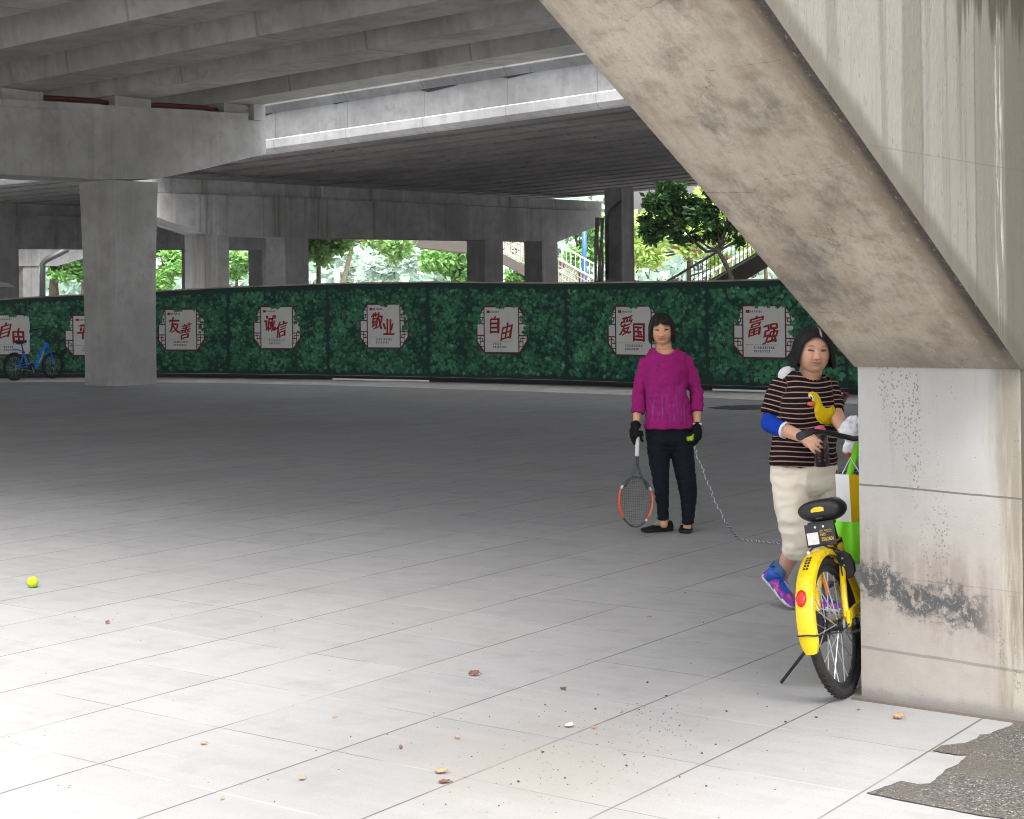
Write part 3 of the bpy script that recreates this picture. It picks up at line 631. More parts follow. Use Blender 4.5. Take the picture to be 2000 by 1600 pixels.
def trunk(px, pxt, yt, Y, r0=.16, base_y=None, bend=0.0):
    b = gnd(px, 600); b = Vector((ray(px, 560)[0] * Y, Y, 0)); t = at(pxt, yt, Y); pts = [b + (t - b) * f + Vector((bend * math.sin(math.pi * f), 0, 0)) for f in (0, .25, .5, .75, 1)]
    return [tuple(p) for p in pts], [r0 * (1 - .55 * f) for f in (0, .25, .5, .75, 1)]
def mk(label, px, pxt, yt, Y, cr, mat, leaf, n, seed, extra=(), bark='bark', r0=.16, **k):
    t = trunk(px, pxt, yt, Y, r0); tree(label, t[0][0], 0, [t] + list(extra), cr, mat, leaf, n, seed=seed, bark=bark, tr=r0, **k)
mk('pale green tree with a straight pale trunk between the middle columns', 622, 622, 470, 74, crown(625, 460, 74, 62, 52, 13, 17, 30, 1), 'pale', .34, 4200, 1, bark='palebark', r0=.17)
mk('leaning pale trunk tree beside the straight one between the middle columns', 646, 690, 470, 80, crown(722, 462, 80, 68, 44, 12, 16, 28, 2), 'pale', .34, 3600, 2, bark='palebark', r0=.2)
mk('tree far off, bluish haze put into its leaf colour, in the middle opening, left of the drooping one', 770, 770, 500, 150, crown(765, 515, 150, 62, 34, 16, 14, 24, 3), 'blue', .7, 3600, 3)
mk('tree far off, bluish haze put into its leaf colour, behind the two pale trunks', 680, 680, 500, 165, crown(672, 520, 165, 48, 38, 12, 14, 22, 4), 'blue', .75, 2600, 4)
mk('drooping green tree hanging below the footbridge slab', 900, 890, 470, 92, crown(872, 497, 92, 50, 22, 13, 12, 22, 5) + crown(905, 525, 92, 18, 25, 5, 10, 16, 55), 'mid', .42, 3400, 5, droop=.9)
mk('small green tree low behind the column pair at the stair foot', 1012, 1012, 530, 82, crown(1012, 534, 82, 26, 16, 6, 9, 14, 6), 'mid', .35, 900, 6)
mk('green tree behind the white stair railing', 1130, 1130, 490, 100, crown(1130, 470, 100, 46, 60, 13, 16, 26, 7), 'mid', .42, 3000, 7)
mk('lime green tree with pink blossom behind the right stair', 1345, 1345, 440, 84, crown(1350, 455, 84, 125, 80, 26, 20, 36, 8), 'lime', .42, 6500, 8, flowers=16)
mk('yellowish green tree far right, behind the blossoming one', 1500, 1490, 430, 98, crown(1470, 420, 98, 70, 80, 14, 22, 34, 9), 'lime', .42, 3500, 9)
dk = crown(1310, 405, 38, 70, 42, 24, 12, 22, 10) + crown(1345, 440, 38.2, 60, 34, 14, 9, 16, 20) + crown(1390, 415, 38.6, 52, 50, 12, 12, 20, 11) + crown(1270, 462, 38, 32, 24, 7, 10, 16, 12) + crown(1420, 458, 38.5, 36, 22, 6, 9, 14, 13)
tb = Vector((ray(1432, 560)[0] * 38, 38, 0)); tp_ = [tuple(tb), tuple(at(1428, 541, 38)), tuple(at(1417, 516, 38)), tuple(at(1402, 488, 38)), tuple(at(1380, 492, 38)), tuple(at(1362, 478, 38)), tuple(at(1345, 458, 38)), tuple(at(1330, 440, 38))]
tree('tree with overpass shade put into its leaves and a crooked trunk growing under the far overpass edge', tuple(tb), 0, [(tp_, [.07, .062, .056, .05, .042, .036, .028, .02]), ([tp_[3], tuple(at(1385, 484, 38.3)), tuple(at(1366, 470, 38.3)), tuple(at(1340, 468, 38))], [.036, .026, .018, .01]), ([tp_[3], tuple(at(1412, 470, 38.3)), tuple(at(1420, 445, 38.3))], [.03, .022, .014])], dk, 'dark', .155, 6200, seed=12, tr=.05, bark='darkbark', aspect=.55)
mk('bright yellow green tree in the gap at the far left', 25, 25, 545, 100, crown(25, 548, 100, 26, 28, 8, 12, 20, 14), 'lime', .4, 1800, 14)
mk('mid green tree with a thick brown trunk left of the tapered column', 107, 104, 520, 95, crown(120, 508, 95, 52, 34, 13, 14, 24, 15), 'mid', .36, 3800, 15, r0=.42, bark='bark')
mk('slim trunked green tree just left of the tapered column', 160, 163, 500, 104, crown(168, 535, 104, 26, 22, 7, 10, 16, 16), 'pale', .36, 1300, 16)
mk('dense green tree just right of the tapered column', 318, 318, 520, 96, crown(318, 518, 96, 34, 36, 10, 13, 22, 17), 'mid', .36, 3000, 17)
mk('green tree seen as a sliver between the paired columns', 462, 462, 520, 98, crown(485, 520, 98, 46, 36, 10, 13, 20, 18), 'mid', .36, 2600, 18)
mk('broad mid green tree standing behind the far left column row', 230, 230, 520, 120, crown(225, 520, 120, 60, 40, 10, 16, 26, 19), 'mid', .45, 2600, 19)

# a far wood closing the view, reading as one mass, its haze painted into the leaves
r_ = np.random.default_rng(77); nW = 36000; cxs = r_.uniform(-110, 110, 120); cr = r_.uniform(3.5, 7, 120); cz_ = r_.uniform(1, 13, 120); cy_ = r_.uniform(205, 235, 120); pk = r_.integers(0, 120, nW); dv = r_.normal(size=(nW, 3)); dv /= np.linalg.norm(dv, axis=1)[:, None]
Pw = np.stack([cxs[pk], cy_[pk], cz_[pk]], 1) + dv * (cr[pk] * r_.uniform(0, 1, nW) ** .4)[:, None]; a1_ = r_.normal(size=(nW, 3)); a1_ /= np.linalg.norm(a1_, axis=1)[:, None]; a2_ = np.cross(a1_, r_.normal(size=(nW, 3))); a2_ /= np.linalg.norm(a2_, axis=1)[:, None]
lw = r_.uniform(1.0, 2.0, nW)[:, None]; Vw = np.stack([Pw, Pw + a1_ * lw * .5 + a2_ * lw * .35, Pw + a1_ * lw, Pw + a1_ * lw * .5 - a2_ * lw * .35], 1).reshape(-1, 3); Vw[:, 2] = np.maximum(Vw[:, 2], .05)
me = bpy.data.meshes.new('wood'); me.from_pydata(Vw.tolist(), [], np.arange(nW * 4).reshape(-1, 4).tolist()); me.materials.append(TREEM['blue']); wo = bpy.data.objects.new('wood', me); col.objects.link(wo); set_tint(wo, np.clip((r_.uniform(.1, .7, 120))[pk] + r_.uniform(-.1, .4, nW), 0, 1)); tag(wo, 'wood with pale haze put into its leaf colour, closing the view far beyond the hoarding', 'wood', kind='stuff')

# ------------------------------------------------------------------ footbridge, stairs, pole
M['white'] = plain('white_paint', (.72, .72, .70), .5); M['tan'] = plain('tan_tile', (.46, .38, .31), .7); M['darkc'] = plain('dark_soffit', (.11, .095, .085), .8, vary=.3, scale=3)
M['bluep'] = plain('blue_paint', (.06, .16, .50), .5); M['rust'] = plain('dull_rail', (.26, .24, .22), .6)
def sl(pts, Y): return [at(x, y, Y) for x, y in pts]
fb = tag(empty('footbridge', at(985, 548, 79) * 1.0), 'footbridge slab with a white railed stair coming down to the right', 'footbridge')
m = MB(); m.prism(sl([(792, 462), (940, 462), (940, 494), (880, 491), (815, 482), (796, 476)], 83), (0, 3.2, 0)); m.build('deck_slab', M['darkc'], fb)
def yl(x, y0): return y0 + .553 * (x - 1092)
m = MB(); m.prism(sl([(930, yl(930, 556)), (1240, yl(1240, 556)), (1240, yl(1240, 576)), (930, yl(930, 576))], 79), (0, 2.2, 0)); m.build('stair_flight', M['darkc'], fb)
m = MB()
for y0, w in ((478, .045), (506, .035)): m.tube([at(930, yl(930, y0), 79), at(1240, yl(1240, y0), 79)], w, 6)
for x in range(935, 1240, 9): m.tube([at(x, yl(x, 478), 79), at(x, yl(x, 508), 79)], .022, 5)
m.build('railing', M['white'], fb)
m = MB()
for x in np.arange(930, 1240, 6.2): m.tube([at(x, yl(x, 509), 79.1), at(x, yl(x, 555), 79.1)], .03, 4)
for y0 in (509, 520, 531, 542, 553): m.tube([at(930, yl(930, y0), 79.1), at(1240, yl(1240, y0), 79.1)], .03, 4)
m.build('tan_grille', M['tan'], fb)
st = tag(empty('stairway', at(1420, 548, 60)), 'stair rising to the right with dark railings, behind the crooked tree', 'stairway')
def yr(x, y0): return y0 - .585 * (x - 1400)
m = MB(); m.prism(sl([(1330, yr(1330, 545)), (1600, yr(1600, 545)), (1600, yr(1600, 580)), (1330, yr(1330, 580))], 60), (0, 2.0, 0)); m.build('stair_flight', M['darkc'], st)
m = MB(); m.tube([at(1290, yr(1290, 493), 60), at(1600, yr(1600, 493), 60)], .045, 6); m.tube([at(1290, yr(1290, 540), 60), at(1600, yr(1600, 540), 60)], .03, 6)
for x in np.arange(1292, 1600, 8): m.tube([at(x, yr(x, 493), 60), at(x, yr(x, 540), 60)], .016, 4)
m.build('railing', M['rust'], st)
m = MB(); m.tube([at(1330, yr(1330, 524), 70), at(1600, yr(1600, 524), 70)], .06, 6)
for x in np.arange(1334, 1600, 12): m.tube([at(x, yr(x, 524), 70), at(x, yr(x, 548), 70)], .03, 4)
m.build('railing', M['white'], st)
m = MB(); b = at(1141, 560, 88); m.tube([(b.x, b.y, 0), at(1141, 500, 88), at(1141, 440, 88)], [.14, .13, .12], 8); m.box((b.x, b.y, .1), (.5, .5, .2))
tag(m.build('pole', M['bluep'], None, True, origin=(b.x, b.y, 0)), 'thin blue pole standing behind the white stair railing', 'pole')
m = MB()
for x, dx in ((1163, 0), (1168, 3), (1173, -2), (1176, 1)): m.tube([at(x, 555, 56.5), at(x + dx, 510, 56.5), at(x - dx, 470, 56.5), at(x + 2, 425, 56.5)], .05, 5)
b = at(1168, 555, 56.5); tag(m.build('cable_bundle', M['rust'], None, True, origin=(b.x, b.y, b.z)), 'dark hanging cables and creeper left of the slim square pier', 'cables')
m = MB(); m.tube([at(662, 560, 90), at(662, 532, 90), at(665, 526, 90), at(671, 526, 90), at(674, 532, 90), at(674, 560, 90)], .06, 6); m.box(at(657, 545, 90), (.2, .12, 1.1))
b = at(668, 560, 90); tag(m.build('arch_frame', M['white'], None, True, origin=(b.x, b.y, b.z)), 'small white arched frame below the leaning pale trunk', 'frame')
# open umbrella passing behind the far left of the hoarding
M['black'] = plain('black_cloth', (.012, .012, .014), .7)
ub = at(-6, 560, 43); um = tag(empty('umbrella', (ub.x, ub.y, .9)), 'open black umbrella above the hoarding at the far left', 'umbrella')
m = MB(); rings = []
for q in (0, 20, 40, 60, 80): rings.append((ub.x, ub.y, ub.z - .05 + .17 * math.cos(R(q)), max(.01, .48 * math.sin(R(q))), max(.01, .48 * math.sin(R(q)))))
m.stack(rings[::-1], 8, caps=False); m.build('canopy', M['black'], um, True)
m = MB(); m.tube([(ub.x, ub.y, .9), (ub.x, ub.y, ub.z + .2)], .012, 6); m.build('shaft', M['black'], um)
# ------------------------------------------------------------------ bicycles
M['tyre'] = plain('tyre_rubber', (.022, .021, .020), .8, vary=.3, bump=.002); M['rim'] = plain('black_rim', (.03, .03, .032), .4); M['steel'] = plain('spoke_steel', (.62, .63, .65), .3, .7)
def enamel():
    t = NT('yellow_enamel'); p = t.obj(); n = t.noise(p, 6, 4, .6); d = t.noise(p, 22, 5, .7); s_ = t.noise(t.vmath('MULTIPLY', p, (25, 25, 160)), 1, 3, .7)
    c = t.mix(n, (.74, .50, .004), (.84, .60, .006)); c = t.mix(t.mul(t.step(d, .56, .72), .4), c, (.34, .27, .12)); c = t.mix(t.mul(t.step(s_, .68, .72), .45), c, (.20, .16, .09)); return t.out(c, t.math('ADD', .16, t.mul(t.step(d, .4, .7), .35)), 0, .6)
M['yellow'] = enamel(); M['blue'] = plain('blue_enamel', (.012, .24, .95), .28, vary=.06, scale=5)
M['bplast'] = plain('black_plastic', (.018, .019, .022), .38, vary=.2); M['bplate'] = plain('dark_plate', (.028, .024, .030), .45)
M['redlens'] = plain('red_reflector', (.62, .015, .015), .2); M['amber'] = plain('amber_reflector', (.75, .20, .01), .2); M['white_dot'] = plain('white_plastic', (.75, .75, .75), .4)
M['chrome'] = plain('dull_chrome', (.5, .5, .52), .3, .8); M['gold'] = plain('yellow_print', (.62, .46, .05), .5)
def torus_pts(c, r, n, a0=0, a1=360): return [Vector((c[0] + r * math.cos(R(a0 + (a1 - a0) * i / n)), c[1], c[2] + r * math.sin(R(a0 + (a1 - a0) * i / n)))) for i in range(n + (0 if a1 - a0 == 360 else 1))]
def xfm(mb, Mx): mb.v = [tuple(Mx @ Vector(q)) for q in mb.v]; return mb
def make_bike(label, contact, heading, lean, paint, style):
    """local frame: x forward, y left, z up, rear tyre touching at the origin"""
    h = Vector((math.sin(R(heading)), math.cos(R(heading)), 0)); l = Vector((-h.y, h.x, 0)); z = Vector((0, 0, 1))
    L = R(lean); up = z * math.cos(L) + l * math.sin(L); lf = l * math.cos(L) - z * math.sin(L)
    Mx = Matrix((( h.x, lf.x, up.x, contact.x), (h.y, lf.y, up.y, contact.y), (h.z, lf.z, up.z, contact.z), (0, 0, 0, 1)))
    root = tag(empty('bicycle', contact), label, 'bicycle'); Rw = .292; WB = 1.02; S4 = (Matrix.Translation((.885, 0, 0)) @ Matrix.Rotation(R(20 if style == 'yellow' else 0), 4, 'Z') @ Matrix.Translation((-.885, 0, 0)))
    def B(name, mb, mats, par=root, sm='auto', steer=False):
        if steer: xfm(mb, S4)
        return xfm(mb, Mx).build(name, mats, par, sm)
    for cx in (0, WB):
        m = MB(); m.tube(torus_pts((cx, 0, Rw), Rw - .021, 64), .021, 10, closed=True)
        if cx == 0:                       # tread blocks across the tyre
            for i in range(110):
                an = 2 * math.pi * i / 110; c = Vector((cx + (Rw - .0005) * math.cos(an), .006 if i % 2 else -.006, Rw + (Rw - .0005) * math.sin(an)))
                m.box(c, (.004, .013, .009), Matrix.Rotation(-an, 3, 'Y') @ Matrix.Rotation(R(25 if i % 2 else -25), 3, 'X'))
        fw = cx > 0; wh = B('wheel', m, M['tyre'], steer=fw)
        m = MB(); m.tube(torus_pts((cx, 0, Rw), Rw - .048, 64), .012, 8, closed=True, ref=(0, 1, 0), flat=1.5); B('rim', m, M['rim'], wh, steer=fw)
        m = MB()
        for i in range(24):
            a = 2 * math.pi * i / 24; sd = .026 if i % 2 else -.026; b = a + (.5 if (i // 2) % 2 else -.5)
            m.tube([(cx + .022 * math.cos(b), sd, Rw + .022 * math.sin(b)), (cx + (Rw - .05) * math.cos(a), 0, Rw + (Rw - .05) * math.sin(a))], .0014 if style == 'blue' else .0026, 5)
        B('spokes', m, M['steel'], wh, steer=fw)
        m = MB(); m.tube([(cx, -.05, Rw), (cx, .05, Rw)], .020, 12); m.tube([(cx, -.03, Rw), (cx, -.022, Rw)], .03, 14); m.tube([(cx, .03, Rw), (cx, .022, Rw)], .03, 14); m.tube([(cx, -.075, Rw), (cx, .075, Rw)], .006, 8); B('hub', m, M['bplast'], wh, steer=fw)
        if style == 'yellow':
            m = MB(); m.box((cx + .02, .004, Rw + .165), (.028, .012, .07), bevel=.005); B('spoke_reflector', m, M['amber'], wh, steer=fw)
    # mudguards: curved sheets following the wheel
    def guard(cx, a0, a1, mat, w=.040, dr=.022):
        m = MB(); n = 34; pr = [(-w, -.016), (-w * .93, .002), (-w * .6, .010), (0, .013), (w * .6, .010), (w * .93, .002), (w, -.016)]; pr += [(y * .93, r - .004) for y, r in pr[::-1]]; V = []
        for i in range(n + 1):
            a = R(a0 + (a1 - a0) * i / n); k = 1.0
            if i > n - 4: k = (1, .96, .86, .62)[i - n + 3]
            for y, r in pr: V.append((cx + (Rw + dr + r) * math.cos(a), y * k, Rw + (Rw + dr + r) * math.sin(a)))
        q = len(pr); m.add(V, [(i * q + j, i * q + (j + 1) % q, i * q + q + (j + 1) % q, i * q + q + j) for i in range(n) for j in range(q)] + [tuple(range(q)), tuple(range(n * q, n * q + q))])
        return B('mudguard', m, mat, steer=cx > 0)
    if style == 'yellow':
        mg = guard(0, 48, 190, M['yellow']); a = R(150); r_ = Rw + .038
        m = MB(); m.ball((0, 0, 0), (.012, .022, .036), 18); rot = Matrix.Rotation(-a, 4, 'Y'); m = xfm(m, Matrix.Translation((r_ * math.cos(a), .006, Rw + r_ * math.sin(a))) @ rot); B('reflector', m, M['redlens'], mg)
        m = MB(); m.ball((math.cos(R(104)) * r_, .016, Rw + math.sin(R(104)) * r_), .008, 10); B('cap_screw', m, M['white_dot'], mg)
        m = MB()
        for i in range(5):
            for j in range(2):
                a2 = R(113 + i * 3.1); m.box((math.cos(a2) * (r_ + .0005), .006 - j * .013, Rw + math.sin(a2) * (r_ + .0005)), (.003, .008, .008), Matrix.Rotation(-a2, 3, 'Y'))
        B('stencil_marks', m, M['bplate'], mg)
        m = MB(); rr_ = Rw + .036
        def fp(a, y, dr=.0): return (math.cos(R(a)) * (rr_ + dr), y, Rw + math.sin(R(a)) * (rr_ + dr))
        m.tube([fp(104, .016, .004), fp(98, .005, .012), fp(90, -.02, .010), fp(80, -.042, -.01), (.09, -.052, .56), (.07, -.055, .45), (.05, -.06, .36), (.02, -.07, .315)], .0032, 6)
        m.tube([fp(176, .036, -.002), fp(176, .02, .006), fp(176, -.01, .006), fp(177, -.036, .0), (-.25, -.06, .30), (-.12, -.075, .285), (-.03, -.08, .30)], .0032, 6); B('brake_cable', m, M['bplast'])
        guard(WB, 60, 150, M['yellow'])
    else:
        guard(0, 75, 165, M['bplast'], .028); a = R(158); m = MB(); m.ball((math.cos(a) * .36, 0, Rw + math.sin(a) * .36), .02, 10); B('reflector', m, M['redlens'])
    P = M['yellow'] if style == 'yellow' else M['blue']
    bb = Vector((.40, 0, .285))
    m = MB()
    if style == 'yellow':
        m.tube([bb, (.30, 0, .47), (.235, 0, .63)], [.024, .023, .021], 12)
        m.tube([(.36, 0, .34), (.52, 0, .36), (.70, 0, .47), (.86, 0, .70), (.885, 0, .74)], [.026, .030, .031, .030, .026], 12)
        for s in (-1, 1):
            m.tube([(0, s * .062, Rw), (.03, s * .06, .40), (.13, s * .045, .545), (.245, s * .012, .61)], [.012, .013, .013, .013], 9); m.tube([(0, s * .062, Rw), (.2, s * .05, .29), (.38, s * .03, .285)], .012, 9)
        m.tube([(.13, -.045, .545), (.13, .045, .545)], .011, 8)
    else:
        m.tube([(.22, 0, .66), (.27, 0, .54), (.34, 0, .37), (.40, 0, .265), (.47, 0, .23), (.54, 0, .27), (.61, 0, .36), (.72, 0, .55), (.80, 0, .70), (.86, 0, .80)], [.022, .024, .026, .028, .03, .034, .042, .044, .038, .026], 12)
        for s in (-1, 1): m.tube([(0, s * .06, Rw), (.14, s * .05, .42), (.245, s * .014, .61)], .011, 8); m.tube([(0, s * .06, Rw), (.38, s * .03, .29)], .012, 8)
        m.tube([(.40, 0, .36), (.46, 0, .395), (.53, 0, .33)], .016, 8)
    fr = B('frame', m, P)
    if style == 'blue':
        m = MB()
        for i in range(9):
            f = i / 8; c = Vector((.625 + .125 * f, -.046, .375 + .225 * f)); m.box(c, (.018, .004, .032), Matrix.Rotation(R(-60), 3, 'Y'))
        B('white_lettering', m, M['white_dot'], fr)
    hd = Vector((.885, 0, .74))
    m = MB(); m.tube([hd + Vector((.02, 0, -.10)), hd + Vector((-.008, 0, .05))], .024, 12)
    for s in (-1, 1): m.tube([hd + Vector((.015, 0, -.09)), (.92, s * .05, .62), (WB - .02, s * .055, .42), (WB, s * .058, Rw)], [.016, .015, .012, .011], 9)
    B('fork', m, P, steer=True)
    m = MB(); hz = 1.075 if style == 'yellow' else 1.02; st = hd + Vector((-.03, 0, .12)); m.tube([hd + Vector((-.005, 0, .03)), st], .014, 10); m.tube([st, (.85, 0, hz - .06)], .014, 10)
    for s in (-1, 1):
        if style == 'yellow': m.tube([(.85, 0, hz - .06), (.855, s * .05, hz - .055), (.84, s * .14, hz - .015), (.79, s * .21, hz + .01), (.74, s * .245, hz + .012), (.66, s * .275, hz + .008)], .0125, 10)
        else: m.tube([(.85, 0, hz - .06), (.86, s * .04, hz - .06), (.87, s * .10, hz + .02), (.88, s * .16, hz + .09), (.82, s * .22, hz + .09), (.72, s * .27, hz + .06)], .0125, 10)
    hb_ = B('handlebar', m, M['bplast'], steer=True)
    for s in (-1, 1):
        m = MB()
        if style == 'yellow': m.tube([(.755, s * .238, hz + .012), (.745, s * .243, hz + .012), (.70, s * .262, hz + .01), (.645, s * .282, hz + .006), (.625, s * .287, hz + .004)], [.0175, .017, .018, .0195, .0205], 12)
        else: m.tube([(.80, s * .235, hz + .085), (.70, s * .28, hz + .055)], .018, 10)
        B('grip', m, M['bplast'], hb_, steer=True)
    m = MB()
    for zz in np.linspace(.62, .86, 7): 
        k = .8 + .2 * (zz - .62) / .24; m.tube([(.93, -.14 * k, zz), (1.13 * k + .05, -.14 * k, zz), (1.13 * k + .05, .14 * k, zz), (.93, .14 * k, zz)], .0035, 5, closed=True)
    for yy in np.linspace(-.14, .14, 8): m.tube([(.93, yy * .8, .62), (.93, yy, .86)], .003, 4); m.tube([(.95, yy * .8, .62), (1.10, yy * .8, .62), (1.18, yy, .86)], .003, 4)
    m.box((1.02, 0, .622), (.2, .22, .01)); B('basket', m, M['bplast'], steer=True)
    # saddle, post, plate
    sx, sz = (.185, .765) if style == 'yellow' else (.16, .84)
    m = MB(); m.tube([(.235, 0, .62), (sx + .02, 0, sz - .02)], .0135, 10); m.box((sx - .01, 0, sz - .03), (.09, .05, .022), bevel=.006); m.tube([(.243, 0, .60), (.234, 0, .625)], .027, 12); m.box((.262, 0, .60), (.03, .012, .03), bevel=.004); B('seat_post', m, M['bplast'])
    m = MB(); n = 22
    for i in range(n):
        pass
    V = []; secs = [(-.100, .045, .030), (-.094, .082, .050), (-.075, .100, .064), (-.04, .106, .072), (.0, .096, .070), (.04, .070, .062), (.08, .045, .054), (.12, .032, .047), (.15, .026, .040), (.162, .012, .028)]; q = 20
    for (x, w, hgt) in secs:
        for j in range(q):
            an = 2 * math.pi * j / q; y = w * math.copysign(abs(math.cos(an)) ** .75, math.cos(an)); zz = math.sin(an); zz = zz * hgt * .62 if zz > 0 else zz * hgt * .75
            zz += .012 * (1 - math.cos(min(1, abs(x) / .1) * 1.2)); V.append((sx + x, y, sz + zz))
    m.add(V, [(i * q + j, i * q + (j + 1) % q, i * q + q + (j + 1) % q, i * q + q + j) for i in range(len(secs) - 1) for j in range(q)] + [tuple(range(q)), tuple(range(len(V) - q, len(V)))])
    sd_ = B('saddle', m, M['bplast'], root, True)
    if style == 'yellow':
        m = MB()                                            # yellow badge curved round the saddle's back
        for i in range(10):
            y0, y1 = -.032 + .058 * i / 10 + .006, -.032 + .058 * (i + 1) / 10 + .006; x0 = -.1015 + 1.6 * y0 * y0 * 2; x1 = -.1015 + 1.6 * y1 * y1 * 2
            m.prism([(sx + x0 - .002, y0, sz - .002), (sx + x1 - .002, y1, sz - .002), (sx + x1 + .004, y1, sz + .018), (sx + x0 + .004, y0, sz + .018)], (-.003, 0, .0005))
        B('badge', m, M['yellow'], sd_)
        m = MB(); m.box((sx - .085, 0, sz - .052), (.03, .12, .016), bevel=.005)
        for s in (-1, 1): m.tube([(sx - .07, s * .02, sz - .04), (sx + .09, s * .018, sz - .035), (sx + .13, s * .01, sz - .015)], .004, 6)
        m.tube([(sx - .06, .03, sz - .045), (sx - .10, .012, sz - .03), (sx - .10, -.012, sz - .03), (sx - .06, -.03, sz - .045)], .005, 6); B('saddle_rails', m, M['bplast'], sd_)
        px_ = sx - .115; m = MB(); m.box((px_, .004, sz - .098), (.004, .132, .096), Matrix.Rotation(R(5), 3, 'Y'), bevel=.0015); pl = B('number_plate', m, M['bplate'])
        m = MB()
        def pxf(x, y): return (px_ - .0034 - (y + .0) * .087 * 0 + math.tan(R(5)) * y, .004 - x, sz - .098 + y)
        m.text('ofo bicycle', lambda x, y: pxf(.026 + x, .017 + y), .0125, 0); m.text('NO', lambda x, y: pxf(.012 + x, -.0005 + y), .015, 0, bold=.0004); m.text('2562606', lambda x, y: pxf(.0305 + x * .74, -.020 + y), .0215, 0, bold=.0004)
        m.box(pxf(.027, .009), (.0006, .058, .0007)); B('plate_lettering', m, M['gold'], pl)
        m = MB(); c = pxf(-.034, -.012); m.box(c, (.0012, .05, .05), Matrix.Rotation(R(5), 3, 'Y')); B('plate_label', m, M['white_dot'], pl)
        for s in (-.018, .018):
            m = MB(); m.ball(pxf(s, .034), (.003, .0055, .0055), 10); B('plate_screw', m, M['white_dot'], pl)
        # horseshoe lock on the stays
        m = MB(); pts = []
        c = Vector((.135, 0, .535))
        for a_ in range(-200, 21, 20): pts.append(c + Vector((0, .062 * math.cos(R(a_)), .03 + .05 * -math.sin(R(a_)) * -1 * -1)))
        m.tube([c + Vector((-.02, .062 * math.cos(R(q)), .062 * math.sin(R(q)))) for q in range(-30, 211, 20)], .012, 8, ref=(1, 0, 0), flat=1.0)
        m.prism([c + Vector((-.034, y, zz)) for y, zz in [(-.03, .045), (-.06, .05), (-.088, .03), (-.10, -.005), (-.098, -.04), (-.08, -.065), (-.055, -.07), (-.045, -.03)]], (.03, 0, 0)); lk = B('wheel_lock', m, M['bplast'])
        m = MB(); m.ball(c + Vector((-.036, -.06, .02)), .005, 8); m.ball(c + Vector((-.036, -.062, -.01)), .005, 8); B('lock_screws', m, M['chrome'], lk)
    else:
        m = MB(); m.prism([(.02, 0, .68), (.22, 0, .625), (.22, 0, .64), (.02, 0, .70)], (0, .05, 0)); B('rear_tab', m, M['blue'])
    # drive
    m = MB(); m.tube([(.40, -.055, .285), (.40, -.062, .285)], .085, 24); m.tube([(.40, -.08, .285), (.40, .08, .285)], .012, 8); cw = B('crankset', m, M['bplast'])
    m = MB(); m.tube([(.40, -.075, .285), (.46, -.08, .145)], .010, 8); m.tube([(.40, .075, .285), (.34, .08, .425)], .010, 8); B('crank_arm', m, M['chrome'], cw)
    for (x, y, zz) in ((.46, -.13, .145), (.34, .13, .425)):
        m = MB()
        for dx in (-.035, 0, .035): m.box((x + dx, y, zz), (.016, .09, .018), bevel=.003)
        m.box((x, y - .045, zz), (.085, .006, .012)); m.box((x, y + .045, zz), (.085, .006, .012)); B('pedal', m, M['bplast'], cw)
    m = MB(); m.tube([(0, -.058, Rw + .035), (.2, -.058, .355), (.40, -.058, .37)], .005, 6); m.tube([(0, -.058, Rw - .035), (.2, -.058, .24), (.40, -.058, .20)], .005, 6)
    m.tube([(0, -.063, Rw), (0, -.054, Rw)], .036, 16); B('chain', m, M['chrome'])
    if style == 'yellow':
        m = MB(); m.prism([(-.03, -.071, .29), (.0, -.071, .35), (.36, -.071, .385), (.49, -.071, .34), (.5, -.071, .27), (.46, -.071, .30), (.38, -.071, .345), (.05, -.071, .315)], (0, -.012, 0)); B('chain_guard', m, M['yellow'])
        m = MB(); m.box((.03, -.085, .30), (.05, .022, .03), bevel=.006); m.box((.02, .075, .315), (.05, .03, .10), Matrix.Rotation(R(20), 3, 'Y'), bevel=.008); m.tube([(-.005, .05, .36), (.01, .06, .24)], .03, 10); m.box((.0, 0, .30), (.02, .16, .012)); B('axle_cover', m, M['bplast'])
    m = MB(); m.tube([(.03, .06, .29), (.05, .10, .25), (.085, .312, .3 * 0 + .312 * math.tan(L) + .008)] if lean else [(.2, .05, .28), (.16, .13, .01)], .0075, 8)
    if lean: m.tube([(.02, .07, .25), (.06, .13, .225)], .013, 8); m.tube([(.10, .06, .25), (.10, .17, .17)], .008, 6)
    B('kickstand', m, M['bplast'])
    return root, Mx
bike_y, MY = make_bike('yellow bicycle with a number plate leaning beside the foot of the flared pier', gnd(1655, 1361), 29.5, 11.0, 'yellow', 'yellow')
bike_b, MBl = make_bike('blue bicycle parked in front of the hoarding left of the tapered column', gnd(29, 744), 35.0, 0, 'blue', 'blue')

# ------------------------------------------------------------------ things hanging on the yellow bicycle
def cloth(name, c, rough=.85, wr=.006, scale=14, vary=.08, sheen=0):
    t = NT(name); p = t.obj(); n = t.noise(p, scale, 4, .6); f = t.noise(p, 420, 2, .6)
    t.bump(t.math('ADD', n, t.mul(f, .06)), wr); cc = t.mix(t.noise(p, 5, 3), tuple(x * (1 - vary) for x in c), tuple(min(1, x * (1 + vary)) for x in c)); return t.out(cc, rough, 0, .2)
M['lime'] = plain('lime_nylon', (.20, .72, .015), .45, vary=.1, scale=8); M['white_card'] = plain('white_card', (.82, .82, .82), .5, vary=.02); M['yellow_card'] = plain('yellow_card', (.86, .56, .0), .5, vary=.04)
Yb = 7.45; bc = at(1660, 1000, Yb)
bag = tag(empty('tote_bag', at(1660, 1000, Yb)), 'lime green tote bag hanging on the yellow bicycle, behind a white and yellow carton', 'bag')
m = MB(); V = []; q = 36; kk = Yb / FPX
